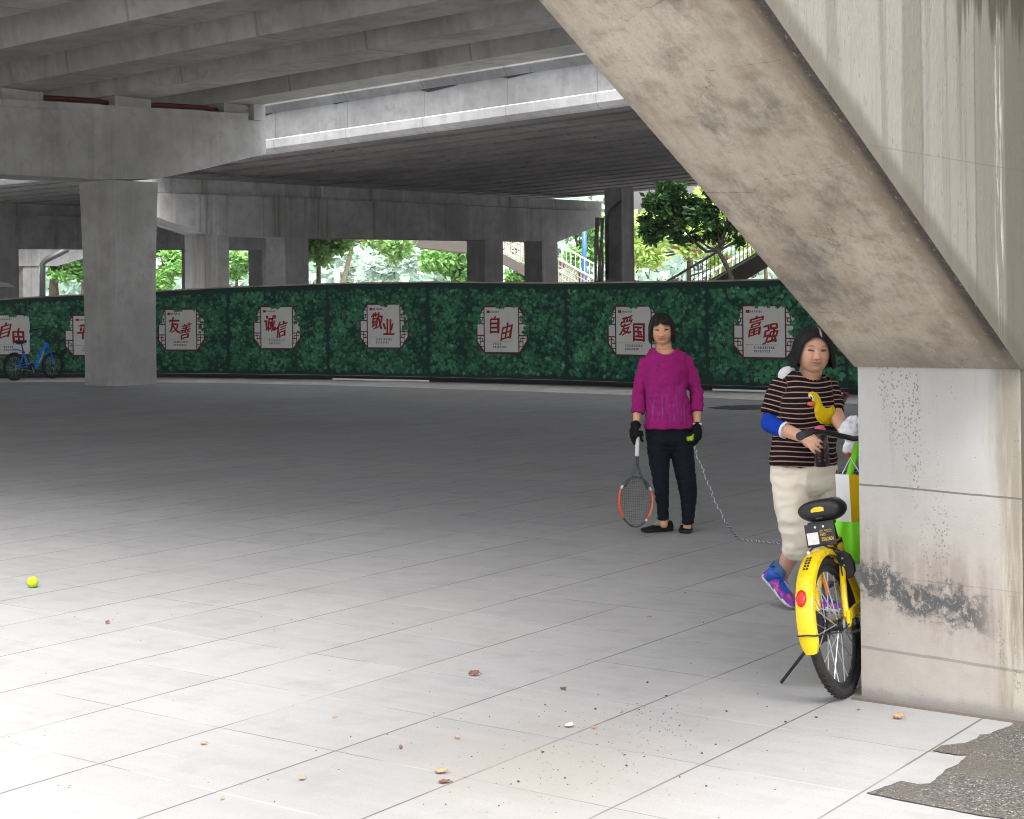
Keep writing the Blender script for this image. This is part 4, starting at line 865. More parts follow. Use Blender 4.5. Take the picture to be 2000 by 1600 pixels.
for i, (py, hw, hd_) in enumerate([(962, 19, .05), (985, 22, .065), (1010, 30, .08), (1035, 42, .095), (1060, 46, .10), (1080, 38, .085), (1093, 26, .06), (1099, 10, .02)]):
    c = at(1660 + (i - 3) * 1.2, py, Yb)
    for j in range(q):
        an = 2 * math.pi * j / q; f = 1 + .08 * math.sin(an * 5 + i * .35) + .05 * math.sin(an * 11 + 1); V.append((c.x + hw * kk * math.cos(an) * f, c.y + hd_ * math.sin(an) * f, c.z + .006 * math.sin(an * 3 + i)))
m.add(V, [(i * q + j, i * q + (j + 1) % q, i * q + q + (j + 1) % q, i * q + q + j) for i in range(7) for j in range(q)] + [tuple(range(q)), tuple(range(7 * q, 8 * q))]); m.build('pouch', M['lime'], bag, True)
m = MB()
for (x0, x1, dy) in ((1650, 1676, -.04), (1690, 1682, .04)): m.tube([at(x0, 968, Yb + dy), at((x0 + x1) / 2 - 2, 920, Yb + .05), at(x1, 866, Yb + .14)], .015, 8, ref=(1, 0, 0), flat=.25)
m.build('handles', M['lime'], bag, True)
bx = at(1663, 1020, 7.16); ct = tag(empty('carton', (bx.x, bx.y, bx.z)), 'narrow white carton with yellow sides hanging in front of the lime green bag', 'carton')
rz = Matrix.Rotation(R(33), 3, 'Z') @ Matrix.Rotation(R(-2), 3, 'Y'); e1 = rz @ Vector((-.075, 0, 0)) ; e1 = Vector((-.052, .040, 0)); e2 = Vector((.105, .018, 0)); up_ = Vector((-.009, 0, .208)); p0 = bx
m = MB(); m.quad(p0, p0 + e1, p0 + e1 + up_, p0 + up_, 0); m.add([p0, p0 + e2, p0 + e2 + up_ * .82, p0 + e2 * .55 + up_ * .99, p0 + up_], [(0, 1, 2, 3, 4)], 1)
m.quad(p0 + e1, p0 + e1 + e2, p0 + e1 + e2 + up_ * .82, p0 + e1 + up_, 1); m.quad(p0, p0 + e1, p0 + e1 + e2, p0 + e2, 1); m.quad(p0 + e2, p0 + e1 + e2, p0 + e1 + e2 + up_ * .82, p0 + e2 + up_ * .82, 0)
m.quad(p0 + e1 * .99 + up_ * .9, p0 + e1 * .99 + e2 + up_ * .8, p0 + e2 + up_ * .8, p0 + up_ * .9, 0); m.build('body', [M['white_card'], M['yellow_card']], ct)
m = MB(); m.tube([p0 + e1 * .5 + up_, p0 + e1 * .5 + e2 * .4 + up_ * 1.35, p0 + e1 * .5 + e2 + up_ * .82], .003, 6); m.build('string_handle', M['white_card'], ct)
# ------------------------------------------------------------------ people
def blob(mb, voxel=.008, smooth=4, dens=None):
    """fuse closed shapes into one continuous skin"""
    me = mb.mesh('tmp', M['black']); ob = bpy.data.objects.new('tmp', me); col.objects.link(ob)
    bm = bmesh.new(); bm.from_mesh(me); bmesh.ops.recalc_face_normals(bm, faces=bm.faces); bm.to_mesh(me); bm.free()
    md = ob.modifiers.new('r', 'REMESH'); md.mode = 'VOXEL'; md.voxel_size = voxel
    if smooth: sm = ob.modifiers.new('s', 'SMOOTH'); sm.factor = .5; sm.iterations = smooth
    dg = bpy.context.evaluated_depsgraph_get(); dg.update(); ev = bpy.data.meshes.new_from_object(ob.evaluated_get(dg))
    n = len(ev.vertices); V = np.empty(n * 3); ev.vertices.foreach_get('co', V); V = V.reshape(-1, 3); N = np.empty(n * 3); ev.vertices.foreach_get('normal', N); N = N.reshape(-1, 3)
    F = [tuple(p.vertices) for p in ev.polygons]; bpy.data.objects.remove(ob); bpy.data.meshes.remove(me); bpy.data.meshes.remove(ev); return V, F, N
def arr_build(name, V, F, mats, parent=None, smooth=True, mi=None, colour=None, fattr=None, origin=None, cut=None):
    if cut is not None:
        F2 = [f for f in F if not all(cut[i] for i in f)]; keep = [k for k, f in enumerate(F) if not all(cut[i] for i in f)]
        if mi is not None: mi = [mi[k] for k in keep]
        F = F2
    o0 = Vector(origin) if origin is not None else (parent_origin(parent) if parent else Vector((0, 0, 0)))
    me = bpy.data.meshes.new(name); me.from_pydata((V - np.array(o0)).tolist(), [], F)
    for mm in (mats if isinstance(mats, (list, tuple)) else [mats]): me.materials.append(mm)
    if mi is not None: me.polygons.foreach_set('material_index', mi)
    me.polygons.foreach_set('use_smooth', [smooth] * len(F))
    if colour is not None:
        at_ = me.attributes.new('tone', 'FLOAT_COLOR', 'POINT'); at_.data.foreach_set('color', np.concatenate([colour, np.ones((len(colour), 1))], 1).astype(np.float32).ravel())
    if fattr is not None:
        for k, v in fattr.items(): at_ = me.attributes.new(k, 'FLOAT', 'POINT'); at_.data.foreach_set('value', v.astype(np.float32))
    if cut is not None:
        bm = bmesh.new(); bm.from_mesh(me); bmesh.ops.delete(bm, geom=[v for v in bm.verts if not v.link_faces], context='VERTS'); bm.to_mesh(me); bm.free()
    ob = bpy.data.objects.new(name, me); col.objects.link(ob); ob.parent = parent
    if parent is None: ob.location = o0
    return ob
def wrinkle(V, N, amp, sc_, seed=0, ridge=True):
    out = np.empty(len(V))
    for i, p in enumerate(V):
        q = Vector((p[0] * sc_[0] + seed, p[1] * sc_[1], p[2] * sc_[2])); n = mnoise.noise(q) + .5 * mnoise.noise(q * 2.1)
        out[i] = (1 - 2.2 * abs(n)) if ridge else n
    return V + N * (amp * np.clip(out, -1, 1))[:, None]
def skin_mat(name):
    t = NT(name); a = t.attr('tone'); p = t.obj(); n = t.noise(p, 60, 4, .6); n2 = t.noise(p, 14, 3, .6)
    c = t.mix(t.mul(t.step(n, .45, .75), .28), a.outputs['Color'], t.mix(1.0, a.outputs['Color'], (.72, .60, .55), 'MULTIPLY'))
    c = t.mix(t.mul(t.step(n2, .5, .7), .2), c, t.mix(1.0, a.outputs['Color'], (1.0, .80, .74), 'MULTIPLY'))
    t.bump(n, .0012); t.b.inputs['Subsurface Weight'].default_value = .12; t.b.inputs['Subsurface Radius'].default_value = (.012, .005, .003); t.b.inputs['Subsurface Scale'].default_value = 1.0
    return t.out(c, .52, 0, .35)
M['skin'] = skin_mat('skin')
def hair_mat(name, c, grey):
    t = NT(name); a = t.attr('strand'); cc = t.mix(a.outputs['Fac'], c, grey); return t.out(cc, .5, 0, .25)
M['hair'] = hair_mat('black_hair', (.005, .005, .006), (.075, .068, .066))
def head(center, s, yaw, tilt, skin, W=.072, age=1.0, browc=(.30, .25, .23), pitch=0.0):
    nT, nP = 150, 200; th = np.linspace(.02, math.pi - .02, nT); ph = np.linspace(-math.pi, math.pi, nP, endpoint=False); T, P = np.meshgrid(th, ph, indexing='ij')
    x = np.sin(T) * np.sin(P); y = -np.sin(T) * np.cos(P); z = np.cos(T); X = W * x; Y = .092 * y; Z = .113 * z
    G = lambda u, c, w: np.exp(-((u - c) / w) ** 2)
    dn = np.clip(-z, 0, 1); X *= np.sqrt(np.clip(1 - dn ** 3.2, 1e-4, 1)) / np.sqrt(np.clip(1 - dn ** 2, 1e-4, 1)) ; X = np.where(dn > .985, X * .6, X); X *= 1 - .20 * dn ** 1.8; X *= 1 + .05 * G(z, -.2, .3); X *= 1 - .10 * np.clip(z, 0, 1) ** 2
    Y = np.where(y < 0, Y * .93, Y * 1.04); Y = np.where((y > 0) & (z < 0), Y * (1 - .40 * dn ** 1.2), Y); Y = np.where((y < 0), Y * (1 + .10 * dn ** 2), Y)
    f = np.clip((-y - .15) / .3, 0, 1); a = np.abs(X); d = np.zeros_like(X)
    t_ = np.clip((.016 - Z) / .046, 0, 1); prof = np.where(Z < -.032, np.clip((Z + .042) / .010, 0, 1), t_ ** 1.1)
    d += .019 * np.exp(-(X / (.0075 + .006 * t_)) ** 2) * prof; d += .0075 * G(a, .0125, .0065) * G(Z, -.0285, .0075); d -= .004 * G(a, .0068, .0035) * G(Z, -.0375, .003)
    d -= .0075 * G(a, .031, .015) * G(Z, .010, .010); d += .0045 * G(a, .032, .013) * G(Z, .005, .0065); d += .0035 * G(a, .03, .018) * G(Z, .027, .007); d -= .0018 * G(a, .031, .012) * G(Z, .006 - .12 * (a - .031), .0018)
    d += .0075 * G(a, .037, .018) * G(Z, -.022, .020); d += .004 * G(a, .044, .014) * G(Z, -.055, .02); ln = .019 + (-.030 - Z) * .42; d -= .0022 * age * G(a, ln, .0035) * G(Z, -.046, .017)
    d -= .0018 * age * G(a, .028, .013) * G(Z, -.007, .004)
    d += .0030 * np.exp(-(X / .030) ** 2) * G(Z, -.0585, .0075) + .0026 * np.exp(-(X / .025) ** 2) * G(Z, -.0485, .005); d -= .003 * np.exp(-(X / .029) ** 4) * G(Z, -.0535, .0020)
    d += .007 * np.exp(-(X / .02) ** 2) * G(Z, -.088, .013); d -= .004 * np.exp(-(X / .022) ** 2) * G(Z, -.072, .006); d -= .0008 * age * G(a, .03, .006) * G(Z, -.066, .010)
    Y = Y - d * f
    sk = np.array(skin); C = np.ones(X.shape + (3,)) * sk
    def paint(w, c):  # tints, plus shade painted into nostrils, skin creases and mouth line
        nonlocal C; w = np.clip(w * f, 0, 1)[..., None]; C = C * (1 - w) + np.array(c) * w
    paint(.35 * G(a, .036, .016) * G(Z, -.020, .018), sk * (1.08, .86, .80)); paint(.18 * np.exp(-(X / .014) ** 2) * G(Z, -.028, .012), sk * (1.05, .84, .78))
    lip = sk * (.72, .44, .43); paint(.6 * np.clip(1.3 - (X / .0285) ** 2 - ((Z + .0580) / .0050) ** 2, 0, 1), lip); paint(.85 * np.clip(1.3 - (X / .0295) ** 2 - ((Z + .0485 - .002 * np.cos(X * 260)) / .0036) ** 2, 0, 1), lip * .92)
    paint(.9 * np.exp(-(X / .0305) ** 6) * G(Z, -.0535 - .0012 * (X / .024) ** 2, .0019), sk * (.22, .13, .12))
    zc = .0095 + .10 * (a - .031) - .9 * (a - .031) ** 2 * 8
    paint(1.0 * np.clip(2.2 - ((a - .032) / .0155) ** 2 * 1.5 - ((Z - zc) / .0052) ** 2 * 1.5, 0, 1), (.035, .02, .016)); paint(.8 * np.exp(-((a - .031) / .0145) ** 4) * G(Z, zc + .0035, .0013), sk * (.28, .20, .18))
    paint(.5 * G(a, .0195, .002) * G(Z, .005, .0022), sk * (.8, .45, .4)); paint(.35 * np.exp(-((a - .031) / .014) ** 2) * G(Z, -.004, .003), sk * (.80, .66, .62)); paint(.4 * np.exp(-((a - .03) / .013) ** 2) * G(Z, .014, .0016), sk * (.62, .50, .46))
    bz = .0285 + .006 * (1 - ((a - .033) / .018) ** 2); paint(.8 * np.exp(-((a - .034) / .018) ** 4) * G(Z, bz - .002, .0042), sk * browc)
    d_ = 0; [paint(.22 * age * np.exp(-(X / .034) ** 4) * G(Z, zz_, .0012), sk * (.72, .58, .52)) for zz_ in (.046, .055, .064)]; paint(.9 * G(a, .0068, .0032) * G(Z, -.0370, .0022), sk * (.16, .09, .08)); paint(.22 * age * G(a, ln + .001, .002) * G(Z, -.045, .014), sk * (.70, .56, .52))
    Mh = Matrix.Translation(center) @ Matrix.Rotation(yaw, 4, 'Z') @ Matrix.Rotation(tilt, 4, 'Y') @ Matrix.Rotation(pitch, 4, 'X'); A = np.array(Mh.to_3x3()); V = np.stack([X, Y, Z], -1).reshape(-1, 3) * s @ A.T + np.array(center)
    F = [(i * nP + j, (i + 1) * nP + j, (i + 1) * nP + (j + 1) % nP, i * nP + (j + 1) % nP) for i in range(nT - 1) for j in range(nP)]
    return V, F, C.reshape(-1, 3), Mh
def hair(parent, Mh, s, rx, ry, rz, zend, flare, curl, part, n_str, seed, front=lambda p: 0.0, thick=.0011):
    """bob: shell plus strands that fall from the parting; zend(phi) is where the hair ends"""
    r = np.random.default_rng(seed); A = np.array(Mh.to_3x3()); c0 = np.array(Mh.translation)
    def path(phi, off, ze, k):
        zt = rz + off; zs = []; out = []
        for i in range(k + 1):
            t = i / k; z = zt - (zt - ze) * (t ** 1.25 if ze < 0 else t)
            if z > 0: rr = math.sqrt(max(0, 1 - (z / zt) ** 2)); rr = rr ** .92
            else: rr = 1 + flare * (-z / .1) - curl * max(0, (-z - .06) / .04) ** 2
            x = (rx + off) * rr * math.sin(phi); y = -(ry + off) * rr * math.cos(phi)
            pf = max(0, 1 - rr * 1.1); x += part * pf; out.append(np.array((x, y - .012 * pf + .008, z)))
        return out
    nP, k = 220, 26; V = []; F = []
    for j in range(nP):
        phi = -math.pi + 2 * math.pi * j / nP; ze = zend(phi) + r.normal() * .0022
        for i, p in enumerate(path(phi, -.004 + .0016 * math.sin(phi * 41) + .001 * r.normal(), ze, k)): V.append(p)
    F = [(j * (k + 1) + i, j * (k + 1) + i + 1, ((j + 1) % nP) * (k + 1) + i + 1, ((j + 1) % nP) * (k + 1) + i) for j in range(nP) for i in range(k)]; st = [.1] * len(V)
    kk = 14
    for q in range(n_str):
        phi = r.uniform(-math.pi, math.pi); ze = zend(phi) - abs(r.normal()) * .005 + .002; off = r.uniform(-.003, .0045); pts = path(phi, off, ze, kk); o = len(V); w = thick * r.uniform(.6, 1.3); lum = r.uniform(0, .8) ** 2
        dphi = r.normal() * .03
        for i, p in enumerate(pts):
            t = i / kk; tw = w * (1 - .8 * t ** 3) ; sw = np.array((math.cos(phi), math.sin(phi), 0)); p = p + sw * dphi * .02 * t * 3 + np.array((math.sin(phi), -math.cos(phi), 0)) * .0015 * math.sin(t * 7 + q)
            nrm = np.array((math.sin(phi), -math.cos(phi), .3)); V += [p - sw * tw, p + nrm * tw * .8, p + sw * tw]; st += [lum] * 3
        for i in range(kk): b = o + 3 * i; F += [(b, b + 1, b + 4, b + 3), (b + 1, b + 2, b + 5, b + 4)]
    V = np.array(V) * s @ A.T + c0
    return arr_build('hair', V, F, M['hair'], parent, True, fattr={'strand': np.array(st)})
def shoe(heel, toe, up, width, mats, parent, height=.075, sole=.022, open_=True, name='shoe'):
    """a low shoe from heel to toe, standing on the plane through both, up = which way its top faces"""
    h, t = Vector(heel), Vector(toe); L = (t - h).length; fx = (t - h).normalized(); uz = Vector(up); uz = (uz - fx * uz.dot(fx)).normalized(); sy = uz.cross(fx)
    secs = [(0.0, .50, .80), (.04, .66, .96), (.14, .76, 1.0), (.28, .78, .98), (.42, .84, .80), (.56, .95, .62), (.70, 1.0, .54), (.84, .92, .46), (.94, .70, .37), (.985, .45, .28), (1.0, .2, .2)]; q = 24; V = []; mi = []
    for (u, w, hh) in secs:
        for j in range(q):
            an = 2 * math.pi * j / q; cy, sz = math.cos(an), math.sin(an); y = w * width / 2 * math.copysign(abs(cy) ** .8, cy); z = hh * height * (.5 + .5 * sz) if sz > -.4 else .0
            z = max(0, hh * height * (.5 + .5 * math.copysign(abs(sz) ** .8, sz))); z += .010 * max(0, (u - .8) / .2) ** 2
            y *= 1.0 if z > sole else 1.06
            V.append(h + fx * (u * L) + sy * y + uz * z)
    F = [(i * q + j, i * q + (j + 1) % q, i * q + q + (j + 1) % q, i * q + q + j) for i in range(len(secs) - 1) for j in range(q)] + [tuple(range(q)), tuple(range(len(V) - q, len(V)))]
    for f in F:
        c = sum(((V[i] - h) for i in f), Vector()) / len(f); zz = c.dot(uz); uu = c.dot(fx) / L; yy = c.dot(sy)
        mi.append(1 if zz < sole * (1 + .25 * (uu < .3)) else 0)
    ob = arr_build(name, np.array([tuple(v) for v in V]), F, mats, parent, True, mi)
    return ob, (h, fx, sy, uz, L)

# ---- the woman in magenta
Y1 = 11.5; k1 = Y1 / FPX
def P1(x, y, d=0.0): return at(x, y, Y1 + d)
def ring1(y, xl, xr, ry, d=0.0): c = P1((xl + xr) / 2, y, d); return (c.x, c.y, c.z, (xr - xl) / 2 * k1, ry)
def fabric_magenta():
    t = NT('magenta_knit'); p = t.obj(); x, y, z = t.sep(p); n = t.noise(p, 16, 4); f = t.noise(p, 380, 2)
    c = t.mix(n, (.27, .012, .135), (.35, .018, .18))
    # printed brushwork of lilac and dark reeds over the lower front
    rd = t.noise(t.comb(t.mul(x, 60), 0, t.mul(z, 7)), 1, 4, .7); rd2 = t.noise(t.comb(t.math('ADD', t.mul(x, 85), t.mul(z, 14)), 4, t.mul(z, 9)), 1, 3, .7)
    lo = t.mul(t.step(z, 1.075, .93), t.step(z, .785, .82)); fr = t.step(y, .02, -.03); sw = t.step(t.math('ABSOLUTE', t.math('ADD', x, .02)), .155, .12); k = t.mul(t.mul(lo, fr), sw)
    c = t.mix(t.mul(t.mul(t.step(rd, .50, .66), k), .75), c, (.27, .12, .42)); c = t.mix(t.mul(t.mul(t.step(rd2, .63, .70), k), .8), c, (.05, .008, .05)); c = t.mix(t.mul(t.mul(t.step(rd, .64, .74), k), .7), c, (.36, .25, .60))
    t.bump(t.math('ADD', n, t.mul(f, .12)), .004); return t.out(c, .9, 0, .15)
M['magenta'] = fabric_magenta(); M['navy'] = cloth('navy_leggings', (.006, .008, .014), .8, .006, 20, .25); M['glove'] = cloth('black_glove', (.008, .008, .009), .85, .003, 60, .2)
M['whiteband'] = plain('white_elastic', (.8, .8, .8), .7); M['sock'] = plain('grey_sock', (.34, .32, .28), .9); M['bshoe'] = cloth('black_shoe', (.010, .010, .010), .7, .003, 60); M['bsole'] = plain('black_sole', (.02, .02, .02), .8)
M['button'] = plain('dark_button', (.05, .03, .03), .4); M['ball'] = cloth('tennis_felt', (.42, .62, .03), .95, .004, 120)
sk1 = (.66, .36, .22)
body1 = MB()
body1.stack([ring1(850, 1266, 1346, .11), ring1(800, 1268, 1340, .11), ring1(740, 1266, 1336, .11), ring1(716, 1268, 1332, .10), ring1(702, 1271, 1328, .083), ring1(690, 1275, 1322, .072), ring1(682, 1279, 1318, .062)])
body1.pill([P1(1297, 700, .03), P1(1296, 676, .03), P1(1295, 655, .025)], [.064, .057, .056], 18)
for S in ([(1262, 707), (1248, 766), (1243, 828)], [(1339, 705), (1361, 768), (1361, 826)]):
    pts = [P1(*S[0], .01), P1(*S[1], .02), P1(*S[2], -.05)]; body1.pill([pts[0], (pts[0] + pts[1]) / 2, pts[1], (pts[1] + pts[2]) / 2, pts[2]], [.032, .036, .034, .034, .026], 14)
for S in ([(1286, 870), (1292, 940), (1295, 1012), (1296.5, 1024)], [(1332, 870), (1341, 945), (1343, 1018), (1342, 1030)]):
    body1.pill([P1(*S[0]), P1(*S[1]), P1(*S[2]), P1(*S[3])], [.055, .036, .029, .030], 14)
hv, hf, hc, MH1 = head(P1(1292.5, 644, -.012), .985, R(-5), R(-2), sk1, W=.0750, age=1.7, pitch=R(7))
bv, bf, bn = blob(body1, .008, 5); nb = len(bv); V = np.concatenate([bv, hv]); F = bf + [tuple(i + nb for i in f) for f in hf]; C = np.concatenate([np.ones((nb, 3)) * np.array(sk1), hc])
w1 = arr_build('person', V, F, M['skin'], None, True, colour=C, origin=(P1(1310, 1045).x, Y1, 0))
tag(w1, 'standing woman in a magenta top and dark leggings, black gloves, racket held low', 'person')
def ze1(p):
    a = abs((p + math.pi) % (2 * math.pi) - math.pi)
    if a < .80: return .050 + .016 * math.exp(-((p + .12) / .12) ** 2) - .012 * (a / .80) ** 2 + .005 * math.sin(p * 47)
    return -.088 + .01 * math.sin(p * 19) + (.0 if a > .95 else (.95 - a) / .15 * .12)
hair(w1, MH1, .985, .090, .100, .118, ze1, .05, .10, -.004, 2600, 3)
# top
m = MB()
m.stack([ring1(835, 1259, 1353, .134, -.012), ring1(826, 1260, 1353, .138, -.012), ring1(800, 1262, 1348, .134, -.01), ring1(770, 1262, 1342, .13, -.01), ring1(745, 1261, 1341, .134, -.012), ring1(722, 1259, 1343, .128, -.005), ring1(705, 1260, 1342, .108), ring1(693, 1264, 1338, .088), ring1(684, 1270, 1328, .074), ring1(677, 1276, 1320, .064)], 32)
for S in ([(1264, 706), (1249, 764), (1246, 806)], [(1338, 704), (1360, 768), (1361, 803)]):
    a_, b_, c_ = P1(*S[0], .01), P1(*S[1], .02), P1(*S[2], -.03); m.tube([a_ + (a_ - b_) * .12, a_, (a_ + b_) / 2, b_, (b_ + c_) / 2, c_], [.030, .049, .051, .047, .043, .0445], 18)
sv, sf, sn = blob(m, .0052, 5); sv = wrinkle(sv, sn, .0065, (7, 7, 15), 3); sv = wrinkle(sv, sn, .0045, (17, 11, 8), 8)
cx_, cz_ = P1(1298, 675).x, P1(1298, 675).z; cut = ((((sv[:, 0] - cx_) / (22.5 * k1)) ** 2 + ((sv[:, 2] - cz_) / (17.5 * k1)) ** 2 < 1) & (sv[:, 1] < Y1 + .05)) | ((((sv[:, 0] - cx_) / (21 * k1)) ** 2 + ((sv[:, 1] - Y1 - .01) / .07) ** 2 < 1) & (sv[:, 2] > P1(1300, 683).z)) | (sv[:, 2] > P1(1300, 679.5).z)
top = arr_build('top', sv, sf, M['magenta'], w1, True, cut=cut)
bvh_top = BVHTree.FromPolygons([tuple(q) for q in sv], sf)
for (x, y) in ((1289, 699), (1286.5, 706.5), (1285, 714), (1283, 722.5)):
    p = P1(x, y, -.6); hit = bvh_top.ray_cast(p, (p - Vector((0, 0, HC))).normalized())[0]
    mb = MB(); mb.ball(hit, (.006, .0035, .006), 10); mb.build('button', M['button'], top, True)
# leggings
m = MB(); m.stack([ring1(884, 1285, 1332, .05), ring1(870, 1268, 1347, .095), ring1(860, 1262, 1352, .116), ring1(850, 1261, 1353, .12), ring1(822, 1261, 1350, .115)], 30)
m.stack([ring1(y, a_, b_, r_, d) for y, a_, b_, r_, d in ((840, 1262, 1309, .105, 0), (880, 1264, 1308, .095, 0), (910, 1269, 1307, .078, -.005), (935, 1274, 1306, .066, -.01), (960, 1278, 1306, .064, .005), (990, 1283, 1306, .052, .01), (1016, 1284.5, 1306, .044, .01))][::-1], 24)
m.stack([ring1(y, a_, b_, r_, d) for y, a_, b_, r_, d in ((840, 1307, 1352, .105, 0), (880, 1309, 1354, .095, 0), (910, 1315, 1357, .080, -.01), (940, 1322, 1360, .068, -.015), (965, 1328, 1361, .064, -.01), (995, 1331, 1358, .052, -.01), (1024, 1332, 1354.5, .044, -.01))][::-1], 24)
lv, lf, ln_ = blob(m, .0085, 3); lv = wrinkle(lv, ln_, .0045, (5, 5, 30), 5); arr_build('leggings', lv, lf, M['navy'], w1)
# shoes and socks
G1 = lambda x, y: gnd(x, y)
for (hx, hy_, tx, ty, ax_, ay_) in ((1313, 1037, 1247, 1041, 1296, 1018), (1343, 1034, 1334, 1050, 1342, 1026)):
    hp, tp2 = G1(hx, hy_), G1(tx, ty); d = (tp2 - hp).normalized(); ob, fr_ = shoe(hp, hp + d * .238, (0, 0, 1), .098, [M['bshoe'], M['bsole']], w1, .078, .018)
    a_ = Vector(hp) + d * .075; mb = MB(); mb.stack([(a_.x + d.x * .02, a_.y + d.y * .02, .05, .052, .052), (a_.x, a_.y, .075, .045, .045), (a_.x - d.x * .005, a_.y - d.y * .005, .098, .0395, .0395)], 18); mb.build('sock', M['sock'], w1, True)
# gloves (each: palm, cuff and five bent fingers)
def glove(parent, palm, fingers, mat, voxel=.0042, cuff=None):
    m = MB()
    for pts, rad, fl, ref in palm: m.pill(pts, rad, 14, 0, ref, fl)
    for pts, rad in fingers: m.pill(pts, rad, 10)
    v, f, n = blob(m, voxel, 3); ob = arr_build('glove', v, f, mat, parent)
    if cuff: mb = MB(); mb.tube(cuff[0], cuff[1], 18, 0, True); mb.build('cuff', cuff[2], ob, True)
    return ob
rh0 = P1(1244, 858, -.085)
glove(w1, [([P1(1242, 829, -.05), P1(1240, 842, -.065), P1(1239.5, 851, -.07)], [.030, .040, .036], 1.5, (1, 0, 0))],
      [([P1(1238, 846, -.095), P1(1244, 846, -.122), P1(1252, 844, -.115), P1(1254.5, 844, -.095)], [.0115, .011, .010, .009]), ([P1(1237, 851, -.095), P1(1243, 851.5, -.124), P1(1252, 849.5, -.118), P1(1255, 850, -.095)], [.0115, .0115, .010, .009]),
       ([P1(1236, 855, -.09), P1(1240, 858, -.112), P1(1238, 866, -.11), P1(1240, 868, -.09)], [.0115, .011, .010, .009]), ([P1(1235, 859, -.075), P1(1237, 863, -.095), P1(1241, 867, -.10), P1(1243, 866, -.08)], [.0105, .010, .009, .008]),
       ([P1(1245, 843, -.06), P1(1249, 851, -.085), P1(1253, 858, -.095), P1(1255, 861.5, -.095)], [.014, .012, .011, .010])], M['glove'], cuff=([P1(1241, 834, -.05), P1(1242, 829, -.05), P1(1242.5, 827, -.048)], [.036, .037, .040], M['glove']))
tball = P1(1350, 855.5, -.105)
glove(w1, [([P1(1361, 831, -.05), P1(1361, 843, -.06), P1(1360, 853, -.065)], [.030, .041, .038], 1.4, (1, 0, 0))],
      [([P1(1352, 846, -.09), P1(1349, 848.5, -.135), P1(1346, 849.5, -.14), P1(1343, 851, -.12)], [.012, .011, .010, .009]), ([P1(1364, 856, -.09), P1(1359, 862, -.125), P1(1352, 864, -.142), P1(1346, 863, -.13)], [.0125, .012, .011, .0095]),
       ([P1(1366, 852, -.09), P1(1363, 856, -.135), P1(1358.5, 858.5, -.145), P1(1356.5, 858, -.135)], [.0125, .012, .011, .010]), ([P1(1362, 862, -.08), P1(1357, 868, -.105), P1(1352, 869, -.11), P1(1348, 868, -.1)], [.0115, .011, .010, .009]),
       ([P1(1366, 845, -.08), P1(1365, 850, -.12), P1(1361, 852, -.14), P1(1357, 852, -.14)], [.013, .012, .011, .010])], M['glove'], cuff=([P1(1361.5, 830, -.05), P1(1361.5, 826, -.05)], [.0345, .0345], M['whiteband']))
mb = MB(); mb.ball(tball, .033, 22); tag(mb.build('tennis_ball', M['ball'], None, True, origin=tuple(tball)), 'yellow green tennis ball clasped in the standing woman\'s black glove', 'ball')
